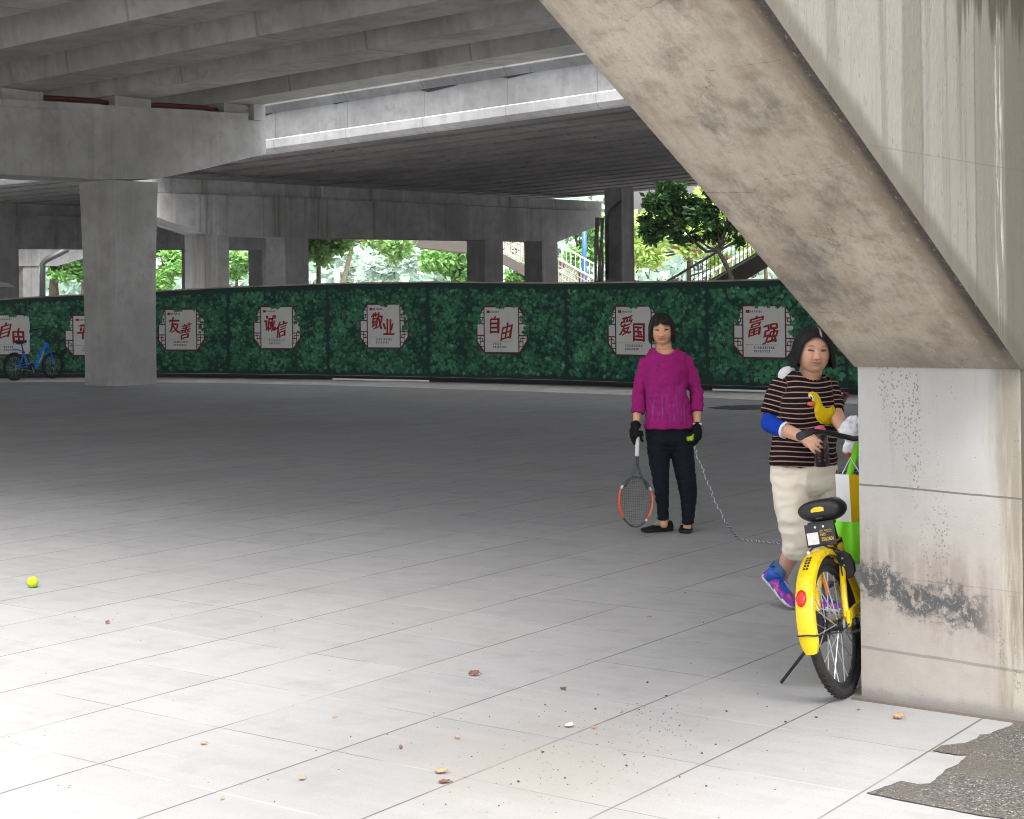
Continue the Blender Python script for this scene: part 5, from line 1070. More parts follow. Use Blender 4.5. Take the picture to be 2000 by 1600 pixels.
# racket builder: butt, direction of the shaft, normal of the string bed
M['rframe'] = plain('grey_graphite', (.06, .07, .085), .3); M['rorange'] = plain('orange_paint', (.80, .085, .012), .3, vary=.05); M['rwhite'] = plain('white_grip', (.72, .70, .70), .7); M['string'] = plain('string', (.10, .10, .11), .5)
def racket(butt, d, n, label, butt_mat, grip_mat):
    butt, d, n = Vector(butt), Vector(d).normalized(), Vector(n); n = (n - d * n.dot(d)).normalized(); s = d.cross(n); root = tag(empty('tennis_racket', butt), label, 'racket')
    X = lambda u, v: butt + d * u + s * v
    m = MB(); m.tube([X(0, 0), X(.015, 0)], [.018, .0165], 8); m.build('butt_cap', butt_mat, root)
    m = MB(); m.tube([X(.015, 0), X(.19, 0), X(.192, 0)], [.0155, .0145, .012], 8); m.build('grip', grip_mat, root)
    m = MB()
    for q in (-1, 1): m.tube([X(.19, q * .004), X(.25, q * .008), X(.31, q * .028), X(.37, q * .064), X(.41, q * .088)], [.0115, .011, .0095, .009, .009], 8, ref=n, flat=.75)
    cu, ru, rv = .505, .172, .125
    pts = [X(cu + ru * math.cos(R(a)), rv * math.sin(R(a)) * (1 - .06 * math.cos(R(a)))) for a in range(0, 360, 6)]; m.tube(pts, .0095, 8, 0, True, n, .7, closed=True); fr = m.build('frame', M['rframe'], root, True)
    def arc(a0, a1, mat, w, nm): 
        mm = MB(); mm.tube([X(cu + ru * math.cos(R(a)), rv * math.sin(R(a)) * (1 - .06 * math.cos(R(a)))) for a in np.linspace(a0, a1, 16)], w, 8, 0, True, n, .72); mm.build(nm, mat, fr, True)
    for q in (1, -1): arc(q * 48, q * 118, M['rorange'], .0108, 'orange_band'); arc(q * 119, q * 128, M['rwhite'], .0107, 'white_band')
    arc(-47, -40, M['rwhite'], .0107, 'white_band')
    mm = MB(); r = random.Random(5)
    for i in range(13):
        a = -57 - i * 4.2; c = X(cu + ru * math.cos(R(a)), rv * math.sin(R(a)) * (1 - .06 * math.cos(R(a)))) + n * .0085; t_ = X(cu + ru * math.cos(R(a + 1)), rv * math.sin(R(a + 1))) - X(cu + ru * math.cos(R(a)), rv * math.sin(R(a))); t_.normalize(); w = n.cross(t_)
        hl = .0055; l = .0035 if i % 4 else .0012
        mm.prism([c - t_ * l - w * hl, c - t_ * l * .3 - w * hl, c - t_ * l * .3 + w * hl, c - t_ * l + w * hl], n * .0012); mm.prism([c + t_ * l * .3 - w * hl, c + t_ * l * .9 - w * hl, c + t_ * l * 1.1 + w * hl, c + t_ * l * .5 + w * hl], n * .0012)
    mm.build('white_marks', M['rwhite'], fr)
    m = MB()
    for i in range(-8, 9):
        v = i * .0142; h = ru * math.sqrt(max(0, 1 - (v / rv) ** 2)) * .985; m.tube([X(cu - h, v), X(cu + h, v)], .0011, 4)
    for i in range(-9, 10):
        u = i * .0175; h = rv * math.sqrt(max(0, 1 - (u / ru) ** 2)) * .985; m.tube([X(cu + u, -h), X(cu + u, h)], .0011, 4)
    m.build('strings', M['string'], root); return root
rb = P1(1245.5, 838, -.088); tipr = P1(1240.5, 1024, -.20)
racket(rb, tipr - rb, (.34, -1, -.1), 'grey and orange tennis racket hanging head down from the standing woman\'s hand', M['rwhite'], M['rwhite'])
# elastic training cord: from her hand to the ground and behind the other woman
M['cord'] = plain('white_cord', (.62, .60, .66), .7, vary=.3, scale=60)
pts = [P1(x, y, d) for x, y, d in ((1355, 866, -.1), (1362, 890, -.13), (1369, 910, -.2), (1384, 945, -.35), (1398, 980, -.55))]
cp = [P1(1355, 866, -.1), P1(1363, 893, -.15), P1(1376, 925, -.25), P1(1390, 962, -.4), P1(1407, 1000, -.55), P1(1422, 1027, -.62)] + [gnd(x, y, .006) for x, y in ((1438, 1047), (1452, 1054), (1478, 1057.5), (1505, 1060), (1540, 1063), (1580, 1068), (1640, 1074), (1720, 1080))]
def smoothline(P, k=10):
    out = []
    for i in range(len(P) - 1):
        a, b, c, d = P[max(i - 1, 0)], P[i], P[i + 1], P[min(i + 2, len(P) - 1)]
        for j in range(k): t = j / k; out.append(.5 * ((2 * b) + (c - a) * t + (2 * a - 5 * b + 4 * c - d) * t * t + (3 * b - a - 3 * c + d) * t ** 3))
    return out + [P[-1]]
line = smoothline(cp, 22); mb = MB()
for ph, mi_ in ((0, 0), (math.pi, 1)):
    q = []
    for i, p in enumerate(line):
        an = i * .95 + ph; wob = .0045 * math.sin(i * .23) + .003 * math.sin(i * .51); q.append(p + Vector((math.cos(an) * .0048 + wob, wob, max(math.sin(an) * .0045, -.002) + abs(wob) * .5)))
    mb.tube(q, .0030, 6, mi_)
M['cord2'] = plain('grey_cord', (.13, .13, .15), .7)
tag(mb.build('training_cord', [M['cord'], M['cord2']], None, True, origin=tuple(cp[6])), 'twisted grey and white cord trailing from the standing woman\'s glove along the paving', 'cord')
mb = MB(); b = gnd(64, 1148); mb.ball((b.x, b.y, .033), .033, 28)
tag(mb.build('tennis_ball', M['ball'], None, True, origin=(b.x, b.y, .033)), 'yellow green tennis ball lying on the paving at the left', 'ball')

# ---- the woman in the striped top
Y2 = 8.66; k2 = Y2 / FPX
def P2(x, y, d=0.0): return at(x, y, Y2 + d)
def ring2(y, xl, xr, ry, d=0.0, yaw=0.0): c = P2((xl + xr) / 2, y, d); return (c.x, c.y, c.z, (xr - xl) / 2 * k2, ry)
sk2 = (.70, .40, .28)
M['khaki'] = cloth('cream_cotton', (.80, .73, .61), .9, .006, 9, .04); M['bluesleeve'] = cloth('blue_elastic', (.004, .045, .40), .8, .002, 90, .1)
def striped():
    t = NT('striped_jersey'); a = t.attr('stripe').outputs['Fac']; p = t.obj(); n = t.noise(p, 12, 4); f = t.noise(p, 420, 2)
    fr = t.math('FRACT', a); c = t.mix(t.mul(t.math('LESS_THAN', fr, .22), .9), (.008, .007, .009), (.50, .27, .22)); t.bump(t.math('ADD', n, t.mul(f, .08)), .006); return t.out(c, .9, 0, .15)
M['stripe'] = striped()
b2 = MB()
b2.stack([ring2(930, 1514, 1622, .115), ring2(880, 1514, 1622, .11), ring2(800, 1520, 1622, .115), ring2(772, 1524, 1616, .10), ring2(756, 1532, 1610, .082), ring2(742, 1544, 1606, .068)])
b2.pill([P2(1580, 752, .02), P2(1583, 728, .012), P2(1586, 700, .01)], [.066, .060, .058], 18)
ra = [P2(1525, 760, .0), P2(1503, 828, -.02), P2(1573, 856, -.235)]; b2.pill([ra[0], (ra[0] + ra[1]) / 2, ra[1]], [.034, .042, .042], 16); b2.pill([ra[1], (ra[1] * .6 + ra[2] * .4), ra[2]], [.042, .039, .027], 16)
la = [P2(1618, 757, .02), P2(1634, 815, -.07), P2(1652, 846, -.42)]; b2.pill([la[0], la[1]], [.030, .041], 16); b2.pill([la[1], la[2]], [.041, .026], 16)
# her right hand round the bottle: palm, four fingers, thumb
hx = -.22
b2.pill([P2(1573, 856, -.235), P2(1580, 860, -.27), P2(1586, 862, -.285)], [.026, .034, .033], 14, 0, (0, 1, 0), 1.15)
for pts, rad in (([P2(1584, 855, -0.300), P2(1593, 857, -0.337), P2(1602, 861.5, -0.343), P2(1606, 864, -0.325)], [0.0090, 0.0084, 0.0077, 0.0069]), ([P2(1583, 860, -0.305), P2(1593, 864.5, -0.340), P2(1602, 871.5, -0.345), P2(1605.5, 874, -0.325)], [0.0093, 0.0086, 0.0079, 0.0071]),
                 ([P2(1581, 865, -0.300), P2(1590, 872, -0.333), P2(1598, 879, -0.340), P2(1601.5, 881.5, -0.325)], [0.0090, 0.0084, 0.0077, 0.0069]), ([P2(1577, 867, -0.290), P2(1583, 875, -0.320), P2(1589, 882, -0.327), P2(1591.5, 885, -0.315)], [.0095, .0088, .008, .0072]),
                 ([P2(1578, 853, -0.255), P2(1587, 846, -0.245), P2(1597, 845, -0.240), P2(1603, 847, -0.245)], [0.0116, 0.0103, 0.0095, 0.0082])): b2.pill(pts, rad, 10)
# her left hand near the handlebar
b2.pill([P2(1652, 846, -.42), P2(1658, 850, -.48)], [.026, .031], 12, 0, (0, 1, 0), 1.1)
for i, (x, y) in enumerate(((1666, 848), (1668, 853), (1667, 858), (1664, 862))): b2.pill([P2(1658, 847 + i * 3.2, -.48), P2(x - 2, y, -.54), P2(x, y + 3, -.56)], [.010, .0095, .008], 10)
b2.pill([P2(1655, 852, -.46), P2(1657, 858, -.52), P2(1662, 861, -.54)], [.012, .011, .009], 10)
# legs
b2.pill([P2(1546, 980, -.02), P2(1561, 1050, -.08), P2(1540, 1092, .03), P2(1529, 1122, .10)], [.065, .050, .046, .034], 16); b2.pill([P2(1604, 1015, .16), P2(1604, 1060, .18), P2(1600, 1110, .14), P2(1592, 1166, .06)], [.042, .044, .044, .036], 16)
hv, hf, hc, MH2 = head(P2(1588.5, 686.5, -.015), 1.04, R(5), R(2), sk2, W=.0805, age=.6, pitch=R(2))
bv, bf, bn = blob(b2, .0042, 3); nb = len(bv); V = np.concatenate([bv, hv]); F = bf + [tuple(i + nb for i in f) for f in hf]; C = np.concatenate([np.ones((nb, 3)) * np.array(sk2), hc])
w2 = arr_build('person', V, F, M['skin'], None, True, colour=C, origin=(P2(1560, 1190).x, Y2, 0))
tag(w2, 'woman in a black striped top with a yellow duck, holding a bottle beside the pier', 'person')
def ze2(p):
    q = (p + math.pi) % (2 * math.pi) - math.pi; q += .06; a = abs(q)
    if a < 1.0: return .080 - .034 * (a / .68) ** 2 if a < .68 else .046 - .13 * ((a - .68) / .32) ** 1.4
    return -.083 - .004 * math.cos(a * 2)
hair(w2, MH2, 1.04, .101, .106, .121, ze2, .17, .20, .012, 3200, 9)
M['scalp'] = plain('grey_parting', (.36, .30, .28), .6, vary=.3)
mb = MB(); pts = []
for i in range(9):
    f = i / 8; a_ = R(8 + 44 * f); pts.append(np.array((.014 + .004 * f, -.112 * math.sin(a_) * 1.0 + .006, .1255 * math.cos(a_) + .0015)))
A_ = np.array(MH2.to_3x3()); pts = [Vector(np.array(q) * 1.04 @ A_.T + np.array(MH2.translation)) for q in pts]; mb.tube(pts, [.002, .004, .005, .006, .0065, .0065, .006, .005, .003], 8, ref=(1, 0, 0), flat=.5); mb.build('hair_parting', M['scalp'], w2, True)
m = MB()
m.stack([ring2(907, 1504, 1633, .140, -.01), ring2(895, 1505, 1633, .142, -.01), ring2(868, 1508, 1632, .140, -.012), ring2(835, 1512, 1632, .146, -.015), ring2(805, 1514, 1633, .156, -.018), ring2(782, 1514, 1631, .148, -.012), ring2(762, 1515, 1627, .124, -.002), ring2(748, 1524, 1620, .100), ring2(738, 1536, 1612, .086), ring2(729, 1545, 1607, .076), ring2(722, 1552, 1604, .066)], 34)
sl_r = [P2(1524, 758, .0), P2(1513, 790, -.008), P2(1509, 809, -.012)]; sl_l = [P2(1614, 756, .02), P2(1626, 788, -.02), P2(1629, 804, -.045)]
m.tube([sl_r[0] + Vector((.02, 0, .03)), sl_r[0], sl_r[1], sl_r[2]], [.045, .062, .060, .060], 18); m.tube([sl_l[0] + Vector((-.02, 0, .03)), sl_l[0], sl_l[1], sl_l[2]], [.045, .060, .056, .055], 18)
sv, sf, sn = blob(m, .0052, 5); sv = wrinkle(sv, sn, .0055, (6, 6, 13), 13); sv = wrinkle(sv, sn, .003, (14, 9, 18), 23)
def seg_d(V, a, b): a, b = np.array(a), np.array(b); d = b - a; t = np.clip(((V - a) @ d) / (d @ d), -1.5, 1.2); return np.linalg.norm(V - a - t[:, None] * d, axis=1), t * np.linalg.norm(d)
dr, tr_ = seg_d(sv, sl_r[0], sl_r[2]); dl, tl_ = seg_d(sv, sl_l[0], sl_l[2])
wv = np.array([mnoise.noise(Vector((p[0] * 7, p[1] * 5, p[2] * 4))) for p in sv]); st = sv[:, 2] / .0255 + .75 * wv + .25 * np.abs(sv[:, 0] - P2(1580, 0).x) * 10 * np.clip((sv[:, 2] - 1.1) * 6, 0, 1) * -1
xr_ = P2(1533, 760).x; onr = (dr < .085) & (sv[:, 0] < xr_ - .12 * np.clip(1.2 - sv[:, 2], 0, .2)); onl = (dl < .08) & (sv[:, 0] > P2(1622, 760).x)
st = np.where(onr, 40 - tr_ / .0265 + .2 * wv, st); st = np.where(onl, 40 - tl_ / .0265 + .2 * wv, st)
c = P2(1586, 721); cut = ((((sv[:, 0] - c.x) / (29 * k2)) ** 2 + ((sv[:, 2] - c.z) / (21 * k2)) ** 2 < 1) & (sv[:, 1] < Y2 + .03)) | ((((sv[:, 0] - c.x) / (30 * k2)) ** 2 + ((sv[:, 1] - Y2 - .01) / .08) ** 2 < 1) & (sv[:, 2] > P2(1583, 732).z)) | (sv[:, 2] > P2(1583, 725).z)
top2 = arr_build('striped_top', sv, sf, M['stripe'], w2, True, fattr={'stripe': st}, cut=cut)
# the yellow duck on the front: a padded patch following the cloth
bvh2 = BVHTree.FromPolygons([tuple(q) for q in sv], sf); M['duck'] = cloth('yellow_plush', (.72, .54, .008), .95, .004, 150); M['beak'] = plain('orange_felt', (.75, .14, .03), .8); M['eyew'] = plain('white_felt', (.75, .75, .75), .8); M['eyeb'] = plain('black_felt', (.01, .01, .01), .8)
def zpx(L): return [(1440 + x / 4.707, 600 + y / 4.706) for x, y in L]
duck = zpx([(652, 800), (660, 782), (690, 776), (722, 784), (748, 808), (764, 842), (778, 880), (792, 915), (815, 928), (850, 925), (872, 905), (885, 898), (898, 930), (914, 985), (915, 1035), (898, 1065), (860, 1078), (810, 1080), (765, 1070), (735, 1040), (715, 1000), (708, 950), (714, 915), (712, 880), (700, 850), (676, 835), (655, 825)])
def patch(outline, thick, mat, name, parent, lift=.002):
    bm = bmesh.new(); vs = [bm.verts.new((x, 0, y)) for x, y in outline]; f = bm.faces.new(vs); bmesh.ops.triangulate(bm, faces=[f]); 
    for _ in range(4): bmesh.ops.subdivide_edges(bm, edges=[e for e in bm.edges if e.calc_length() > 4], cuts=1); bmesh.ops.triangulate(bm, faces=bm.faces[:])
    edge_pts = [Vector((v.co.x, v.co.z)) for v in bm.verts if v.is_boundary]; V = []; F = [tuple(v.index for v in f.verts) for f in bm.faces]; bm.verts.index_update(); F = [tuple(v.index for v in f.verts) for f in bm.faces]
    for v in bm.verts:
        q = Vector((v.co.x, v.co.z)); dm = min((q - e).length for e in edge_pts); p = P2(q.x, q.y, -.6); dirv = Vector((p.x, p.y, p.z - HC)).normalized(); hit = bvh2.ray_cast(p, dirv)[0]
        if hit is None: hit = P2(q.x, q.y, -.13)
        V.append(hit - dirv * (lift + thick * (1 - math.exp(-dm / 3.2))))
    bm.free(); return arr_build(name, np.array([tuple(v) for v in V]), F, mat, parent, True)
dk_ = patch(duck, .011, M['duck'], 'duck_patch', top2)
patch(zpx([(640, 890), (650, 872), (690, 868), (716, 872), (718, 905), (700, 913), (665, 908)]), .010, M['beak'], 'beak', dk_, .012); patch(zpx([(634, 880), (645, 878), (652, 900), (668, 908), (660, 912), (642, 904)]), .003, M['eyeb'], 'beak_edge', dk_, .006)
patch(zpx([(660, 812), (672, 798), (688, 806), (700, 832), (706, 860), (690, 862), (668, 838)]), .002, M['eyew'], 'eye', dk_, .020); patch(zpx([(668, 822), (680, 820), (690, 838), (688, 856), (674, 846)]), .002, M['eyeb'], 'pupil', dk_, .024)
# trousers
m = MB(); m.stack([ring2(966, 1556, 1600, .045), ring2(952, 1514, 1631, .12), ring2(940, 1508, 1633, .142), ring2(915, 1508, 1632, .136), ring2(895, 1510, 1630, .125)], 32)
m.stack([ring2(y, a_, b_, r_, d) for y, a_, b_, r_, d in ((935, 1511, 1574, .115, -.02), (985, 1515, 1576, .10, -.06), (1012, 1521, 1581, .095, -.085), (1040, 1527, 1588, .09, -.085), (1062, 1529, 1590, .088, -.075), (1080, 1532, 1588, .086, -.05), (1088, 1537, 1586, .084, -.04))][::-1], 26)
m.stack([ring2(y, a_, b_, r_, d) for y, a_, b_, r_, d in ((935, 1572, 1632, .11, .05), (990, 1584, 1631, .09, .17), (1030, 1585, 1628, .085, .19), (1065, 1584, 1623, .082, .18), (1098, 1578, 1620, .088, .11))][::-1], 26)
tv, tf, tn = blob(m, .0085, 3); tv = wrinkle(tv, tn, .007, (8, 6, 3.0), 31); tv = wrinkle(tv, tn, .006, (7, 6, 12), 41); tr2 = arr_build('trousers', tv, tf, M['khaki'], w2)
mb = MB(); mb.pill([P2(1546, 1082, -.10), P2(1552, 1092, -.105), P2(1556, 1090, -.10)], [.008, .010, .006], 8); mb.build('hem_tab', M['khaki'], tr2, True)
# blue elbow sleeve
mb = MB(); a_, e_, c_ = ra[0] * .28 + ra[1] * .72, ra[1], ra[1] * .52 + ra[2] * .48
mb.pill([a_, e_], [.0505, .0475], 18); mb.pill([e_, c_], [.0475, .0435], 18); v, f, n = blob(mb, .006, 5)
ax_ = np.array((c_ - e_).normalized()); ar_ = np.array((a_ - e_).normalized()); keep_t = ((v - np.array(c_)) @ ax_ > .002) | ((v - np.array(a_)) @ ar_ > .002)
es = arr_build('elbow_sleeve', v, f, M['bluesleeve'], w2, True, cut=keep_t)
dd = (c_ - e_).normalized(); mb = MB(); mb.tube([c_ - dd * .012, c_ + dd * .004], [.0462, .0450], 20); mb.build('white_edge', M['whiteband'], es, True)
dd = (a_ - e_).normalized(); mb = MB(); mb.tube([a_ - dd * .004, a_ + dd * .004], [.0515, .0505], 20); mb.build('white_edge', M['whiteband'], es, True)
# shoes: striped socks, violet knit, blue laces, white sole
def running():
    t = NT('violet_knit'); p = t.obj(); n = t.noise(p, 34, 4); k = t.noise(p, 300, 2); c = t.mix(t.step(n, .35, .65), (.22, .05, .36), (.36, .10, .46)); c = t.mix(t.step(t.noise(p, 17, 2), .57, .64), c, (.78, .14, .28)); t.bump(k, .002); return t.out(c, .8, 0, .2)
M['violet'] = running(); M['wsole'] = plain('white_sole', (.72, .72, .74), .6, vary=.06); M['lace'] = plain('blue_lace', (.004, .10, .50), .7); M['heelblue'] = plain('blue_heel', (.01, .09, .48), .6)
def socks():
    t = NT('striped_sock'); a = t.attr('stripe').outputs['Fac']; fr = t.math('FRACT', a); c = t.mix(t.math('LESS_THAN', fr, .45), (.10, .11, .14), (.03, .20, .50)); c = t.mix(t.math('GREATER_THAN', a, 4.2), c, (.13, .135, .16)); return t.out(c, .95, 0, .1)
M['ssock'] = socks()
def sneaker(heel, toe, up, ank):
    ob, (h, fx, sy, uz, L) = shoe(heel, toe, up, .094, [M['violet'], M['wsole']], w2, .085, .026)
    mb = MB()
    for i in range(7):
        u = .36 + i * .052; hh = (.80 - (u - .42) * 1.25 if u < .56 else .62 - (u - .56) * .55) * .085 + .0005; w = .021
        mb.tube([h + fx * (u * L) + sy * w + uz * (hh - .004), h + fx * ((u + .012) * L) + uz * (hh + .003), h + fx * (u * L) - sy * w + uz * (hh - .004)], .0038, 6)
    c = h + fx * (.37 * L) + uz * .078
    for s in (-1, 1): mb.tube([c, c + sy * s * .022 + uz * .016, c + sy * s * .034 + uz * .004 + fx * .01, c + sy * s * .012 + uz * .002], .0022, 6); mb.tube([c, c + sy * s * .02 + fx * .02, c + sy * s * .035 + fx * .045 - uz * .01], .0022, 6)
    mb.prism([h + fx * (.36 * L) + sy * .017 + uz * .071, h + fx * (.36 * L) - sy * .017 + uz * .071, h + fx * (.70 * L) - sy * .015 + uz * .048, h + fx * (.70 * L) + sy * .015 + uz * .048], uz * .003); mb.build('laces', M['lace'], ob)
    mb = MB(); mb.stack([(0, 0, z_, rx_, ry_) for z_, rx_, ry_ in ((.030, .040, .038), (.055, .041, .040), (.078, .040, .040), (.092, .036, .036))], 20)
    Mt = Matrix((( fx.x, sy.x, uz.x, 0), (fx.y, sy.y, uz.y, 0), (fx.z, sy.z, uz.z, 0), (0, 0, 0, 1))); Mt.translation = h + fx * .042; mb.v = [tuple(Mt @ Vector(q)) for q in mb.v]; mb.build('heel_collar', M['heelblue'], ob, True)
    mb = MB(); mb.box((-.004, 0, .105), (.006, .014, .04)); Mt.translation = h + fx * .004; mb.v = [tuple(Mt @ Vector(q)) for q in mb.v]; mb.build('heel_tab', M['heelblue'], ob)
    a0 = h + fx * .055 + uz * .06; a1 = Vector(ank); V = []; q = 20; n_ = 14; st_ = []; ax = (a1 - a0).normalized(); u_ = ax.orthogonal().normalized(); w_ = ax.cross(u_)
    for i in range(n_ + 1):
        f_ = i / n_; r_ = .040 + .004 * math.sin(f_ * 3) - .004 * f_
        for j in range(q): an = 2 * math.pi * j / q; V.append(tuple(a0 + (a1 - a0) * f_ + u_ * math.cos(an) * r_ + w_ * math.sin(an) * r_)); st_.append(f_ * 5.2)
    arr_build('sock', np.array(V), [(i * q + j, i * q + (j + 1) % q, i * q + q + (j + 1) % q, i * q + q + j) for i in range(n_) for j in range(q)], M['ssock'], w2, True, fattr={'stripe': np.array(st_)})
hp = P2(1505, 1143, .055); tp2 = gnd(1549, 1189, .006); d = tp2 - hp; hp = tp2 - d.normalized() * .235
sneaker(hp, tp2, (.45, -.55, .62), P2(1527, 1103, .085))
hp = gnd(1577, 1194); hp.z = 0; sneaker(hp, hp + Vector((.222, -.055, 0)), (0, 0, 1), P2(1593, 1136, .07))
# bottle in her hand
M['bottle'] = plain('dark_brown_plastic', (.022, .012, .013), .22, vary=.2); M['pink'] = plain('pink_cap', (.75, .10, .22), .4); M['print'] = plain('pale_print', (.10, .055, .07), .6)
bt = P2(1606, 911, -.25); bo = tag(empty('bottle', bt), 'dark brown water bottle with a pink cap gripped by the woman in stripes', 'bottle'); tl = Matrix.Rotation(R(-3), 4, 'Y')
def bottle_part(nm, rings, mat, par=bo):
    mb = MB(); mb.stack(rings, 24); mb.v = [tuple(Vector(bt) + tl @ Vector(q)) for q in mb.v]; return mb.build(nm, mat, par, True)
bd = bottle_part('body', [(0, 0, 0, .034, .034), (0, 0, .004, .040, .040), (0, 0, .10, .0385, .0385), (0, 0, .15, .036, .036), (0, 0, .165, .030, .030), (0, 0, .17, .028, .028)], M['bottle'])
bottle_part('cap', [(0, 0, .168, .030, .030), (0, 0, .19, .030, .030), (0, 0, .203, .024, .024), (0, 0, .21, .012, .012)], M['pink'])
mb = MB(); r = random.Random(3)
for i in range(9):
    an = R(-150 + r.uniform(0, 110)); zz = r.uniform(.03, .11); c = Vector((.0398 * math.cos(an), .0398 * math.sin(an), zz)); mb.box(c, (.002, r.uniform(.006, .012), r.uniform(.005, .012)), Matrix.Rotation(an, 3, 'Z'))
mb.v = [tuple(Vector(bt) + tl @ Vector(q)) for q in mb.v]; mb.build('printed_marks', M['print'], bd)
# white cloth and its red edge bunched on the handlebar
M['towel'] = cloth('white_cotton', (.78, .78, .82), .95, .008, 30, .04); M['redtrim'] = plain('red_trim', (.70, .05, .03), .8)
tc = P2(1664, 838, -.78); mb = MB(); r = random.Random(8)
for (x, y, d, rad) in ((1660, 836, -.78, .040), (1668, 830, -.76, .042), (1655, 843, -.79, .030), (1650, 838, -.78, .022), (1674, 838, -.76, .044), (1664, 846, -.80, .030), (1672, 848, -.78, .030), (1645, 841, -.78, .018), (1660, 852, -.80, .026), (1667, 858, -.80, .022)): mb.ball(P2(x, y, d), rad, 12)
mb.tube([P2(1664, 855, -.8), P2(1660, 866, -.80), P2(1656, 876, -.80), P2(1656, 884, -.80)], [.028, .024, .021, .022], 12, ref=(1, 0, 0), flat=.6)
v, f, n = blob(mb, .0055, 3); v = wrinkle(v, n, .007, (22, 22, 34), 3); tw = arr_build('cloth', v, f, M['towel'], None, True, origin=tuple(tc)); tag(tw, 'white cotton cloth with red trim bunched over the yellow bicycle\'s handlebar', 'cloth')
mb = MB(); mb.tube([P2(1656.3, 883, -.80), P2(1656, 886, -.80)], [.0235, .0245], 14, ref=(1, 0, 0), flat=.62); mb.tube([P2(1656, 886, -.79), P2(1662, 893, -.78)], [.012, .004], 6); mb.build('trim', M['redtrim'], tw, True)
# white bag behind her shoulder, second racket standing out of it
mb = MB(); mb.ball(P2(1539, 735, .15), (.052, .05, .052), 18); mb.ball(P2(1545, 770, .19), (.07, .055, .09), 18); mb.ball(P2(1560, 820, .2), (.10, .06, .12), 18); v, f, n = blob(mb, .008, 4); v = wrinkle(v, n, .005, (12, 12, 16), 2)
sb = arr_build('backpack', v, f, M['towel'], None, True, origin=tuple(P2(1545, 770, .19))); tag(sb, 'white bag on the back of the woman in stripes, showing over her shoulder', 'bag')
M['gripgrey'] = plain('grey_blue_grip', (.075, .10, .13), .6, vary=.3, scale=40); M['buttred'] = plain('red_butt', (.30, .02, .02), .5)
rb = P2(1653, 768, .12); racket(rb, P2(1578, 955, .24) - rb, (.2, -1, .0), 'tennis racket behind the striped woman, its grey grip poking past her arm', M['buttred'], M['gripgrey'])

# ------------------------------------------------------------------ fallen leaves and grit
def dead_leaf(px, py, size, curl, an, c, label, two=False):
    size *= .8; b = gnd(px, py); mb = MB(); n = 9; V = []; r = random.Random(int(px * 7 + py)); ca, sa = math.cos(an), math.sin(an)
    for i in range(n + 1):
        t = i / n; w = size * .36 * math.sin(math.pi * min(1, t * .92 + .04)) ** .8 * (1 + .25 * math.sin(i * 2.3 + px))
        for j in range(5):
            s = (j - 2) / 2; x = (t - .5) * size; y = s * w; z = .004 + curl * size * (abs(s) ** 1.6) * (.25 + .45 * (s > 0)) + curl * size * .35 * (2 * t - 1) ** 2 * (t > .4) + r.uniform(0, .13) * size
            V.append((b.x + x * ca - y * sa, b.y + x * sa + y * ca, z))
    top_ = [(i * 5 + j, i * 5 + j + 1, i * 5 + j + 6, i * 5 + j + 5) for i in range(n) for j in range(4)]; mb.add(V, top_)
    mb.tube([V[n * 5 + 2], (b.x + size * .75 * ca, b.y + size * .75 * sa, .006)], .0012 + size * .008, 5)
    key = 'leaf%s' % (c,)
    if key not in M: M[key] = plain('dry_leaf', c, .8, vary=.4, scale=60, bump=.004)
    ob = mb.build('dead_leaf', M[key], None, True, fix=False, origin=(b.x, b.y, 0)); ob.modifiers.new('t', 'SOLIDIFY').thickness = .0012
    return tag(ob, label, 'leaf')
BR, TN, PK = (.20, .085, .045), (.46, .25, .13), (.50, .24, .17)
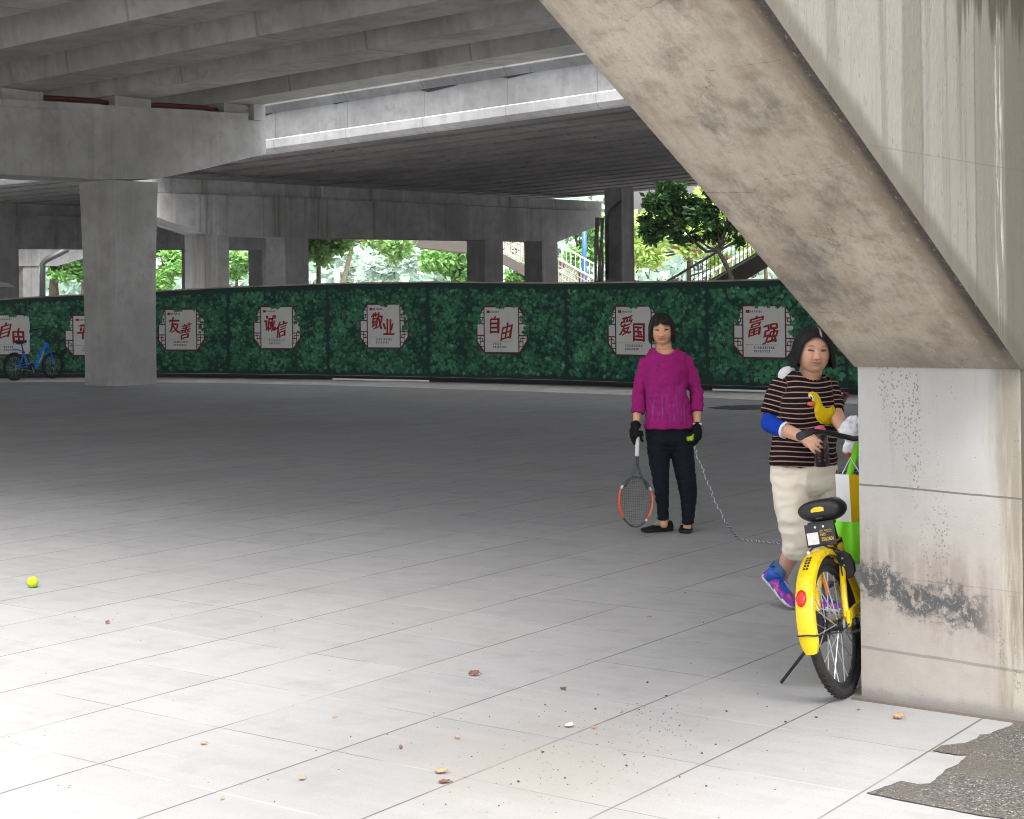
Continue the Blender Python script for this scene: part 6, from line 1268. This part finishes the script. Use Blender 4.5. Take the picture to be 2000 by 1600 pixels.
for px, py, sz, cu, an, c, lab in ((926, 1320, .060, .35, .2, BR, 'curled dark brown leaf alone on the paving in front of the standing woman'), (1755, 1405, .052, .5, -.3, TN, 'crumpled tan leaf on the slab in front of the pier foot'),
    (210, 1219, .035, .5, 1.2, BR, 'small upturned brown leaf nearest the tennis ball on the ground'), (398, 1455, .032, .3, .4, PK, 'pinkish leaf scrap alone on the pale lower left paving'),
    (590, 1524, .034, .3, .8, PK, 'pinkish leaf scrap lowest on the paving, left of the sand'), (653, 1403, .022, .3, .2, TN, 'tiny tan leaf scrap left of the sand, beyond the two pinkish ones'),
    (783, 1463, .026, .4, 1.4, BR, 'small brown leaf at the left rim of the sand'), (893, 1444, .026, .4, -.4, TN, 'small tan leaf within the left part of the sand'), (862, 1511, .055, .3, .1, (.40, .28, .18), 'long pale brown leaf near the lower left of the sand'),
    (868, 1530, .05, .1, .15, BR, 'thin brown twig of leaf just below the long pale leaf'), (1112, 1421, .045, .35, .5, (.62, .55, .46), 'cream coloured dry leaf in the middle of the sand'), (1160, 1424, .022, .3, .3, TN, 'tiny tan leaf right of the cream leaf in the sand'),
    (434, 1563, .018, .3, .9, TN, 'tiny tan leaf at the bottom edge left of the sand'), (1100, 1347, .04, .08, .9, BR, 'short dark twig beyond the sand, toward the women'), (1268, 1207, .024, .3, .4, TN, 'small tan leaf on the shaded paving in front of the bicycle'),
    (1676, 1389, .014, .3, .2, BR, 'tiny brown leaf bit left of the crumpled tan leaf')): dead_leaf(px, py, sz, cu, an, c, lab)
M['grit'] = plain('dark_grit', (.085, .078, .072), .9, vary=.5)
mb = MB(); r = random.Random(21)
def pebble(b, s):
    bm = bmesh.new(); bmesh.ops.create_icosphere(bm, subdivisions=1, radius=s)
    for v in bm.verts: v.co = v.co * r.uniform(.7, 1.25); v.co.z *= .7
    bmesh.ops.translate(bm, vec=(b.x, b.y, s * .45), verts=bm.verts); mb.bm(bm)
for i in range(300):
    x, y = r.gauss(1120, 170), r.gauss(1470, 62)
    if r.random() < .25: x, y = r.gauss(1290, 45), r.gauss(1410, 22)
    if y < 1345 or y > 1610: continue
    pebble(gnd(x, y), abs(r.gauss(0, .0013)) + .0009)
for i in range(110): x, y = r.uniform(0, 1640), r.uniform(1050, 1600); pebble(gnd(x, y), r.uniform(.001, .0035))
for x, y in ((1265, 1334), (1301, 1360), (1163, 1386), (1534, 1411), (1594, 1402), (1419, 1390), (1224, 1497), (1013, 1528), (1060, 1470)): pebble(gnd(x, y), .006)
tag(mb.build('grit', M['grit'], None, True), 'scattered dark grit and crumbs over the pale paving', 'grit', kind='stuff')

# ------------------------------------------------------------------ hazy air
m = MB(); m.box((0, 190, 22), (620, 420, 46)); hz_ = bpy.data.materials.new('hazy_air'); hz_.use_nodes = True; t_ = hz_.node_tree; t_.nodes.remove(t_.nodes['Principled BSDF']); pv_ = t_.nodes.new('ShaderNodeVolumePrincipled')
pv_.inputs['Color'].default_value = (.90, .95, 1.0, 1); pv_.inputs['Density'].default_value = .00015; pv_.inputs['Anisotropy'].default_value = .0; t_.links.new(pv_.outputs[0], t_.nodes['Material Output'].inputs['Volume'])
hz_o = m.build('haze', hz_); tag(hz_o, 'pale humid haze hanging in the air over the whole place', 'haze', kind='stuff')
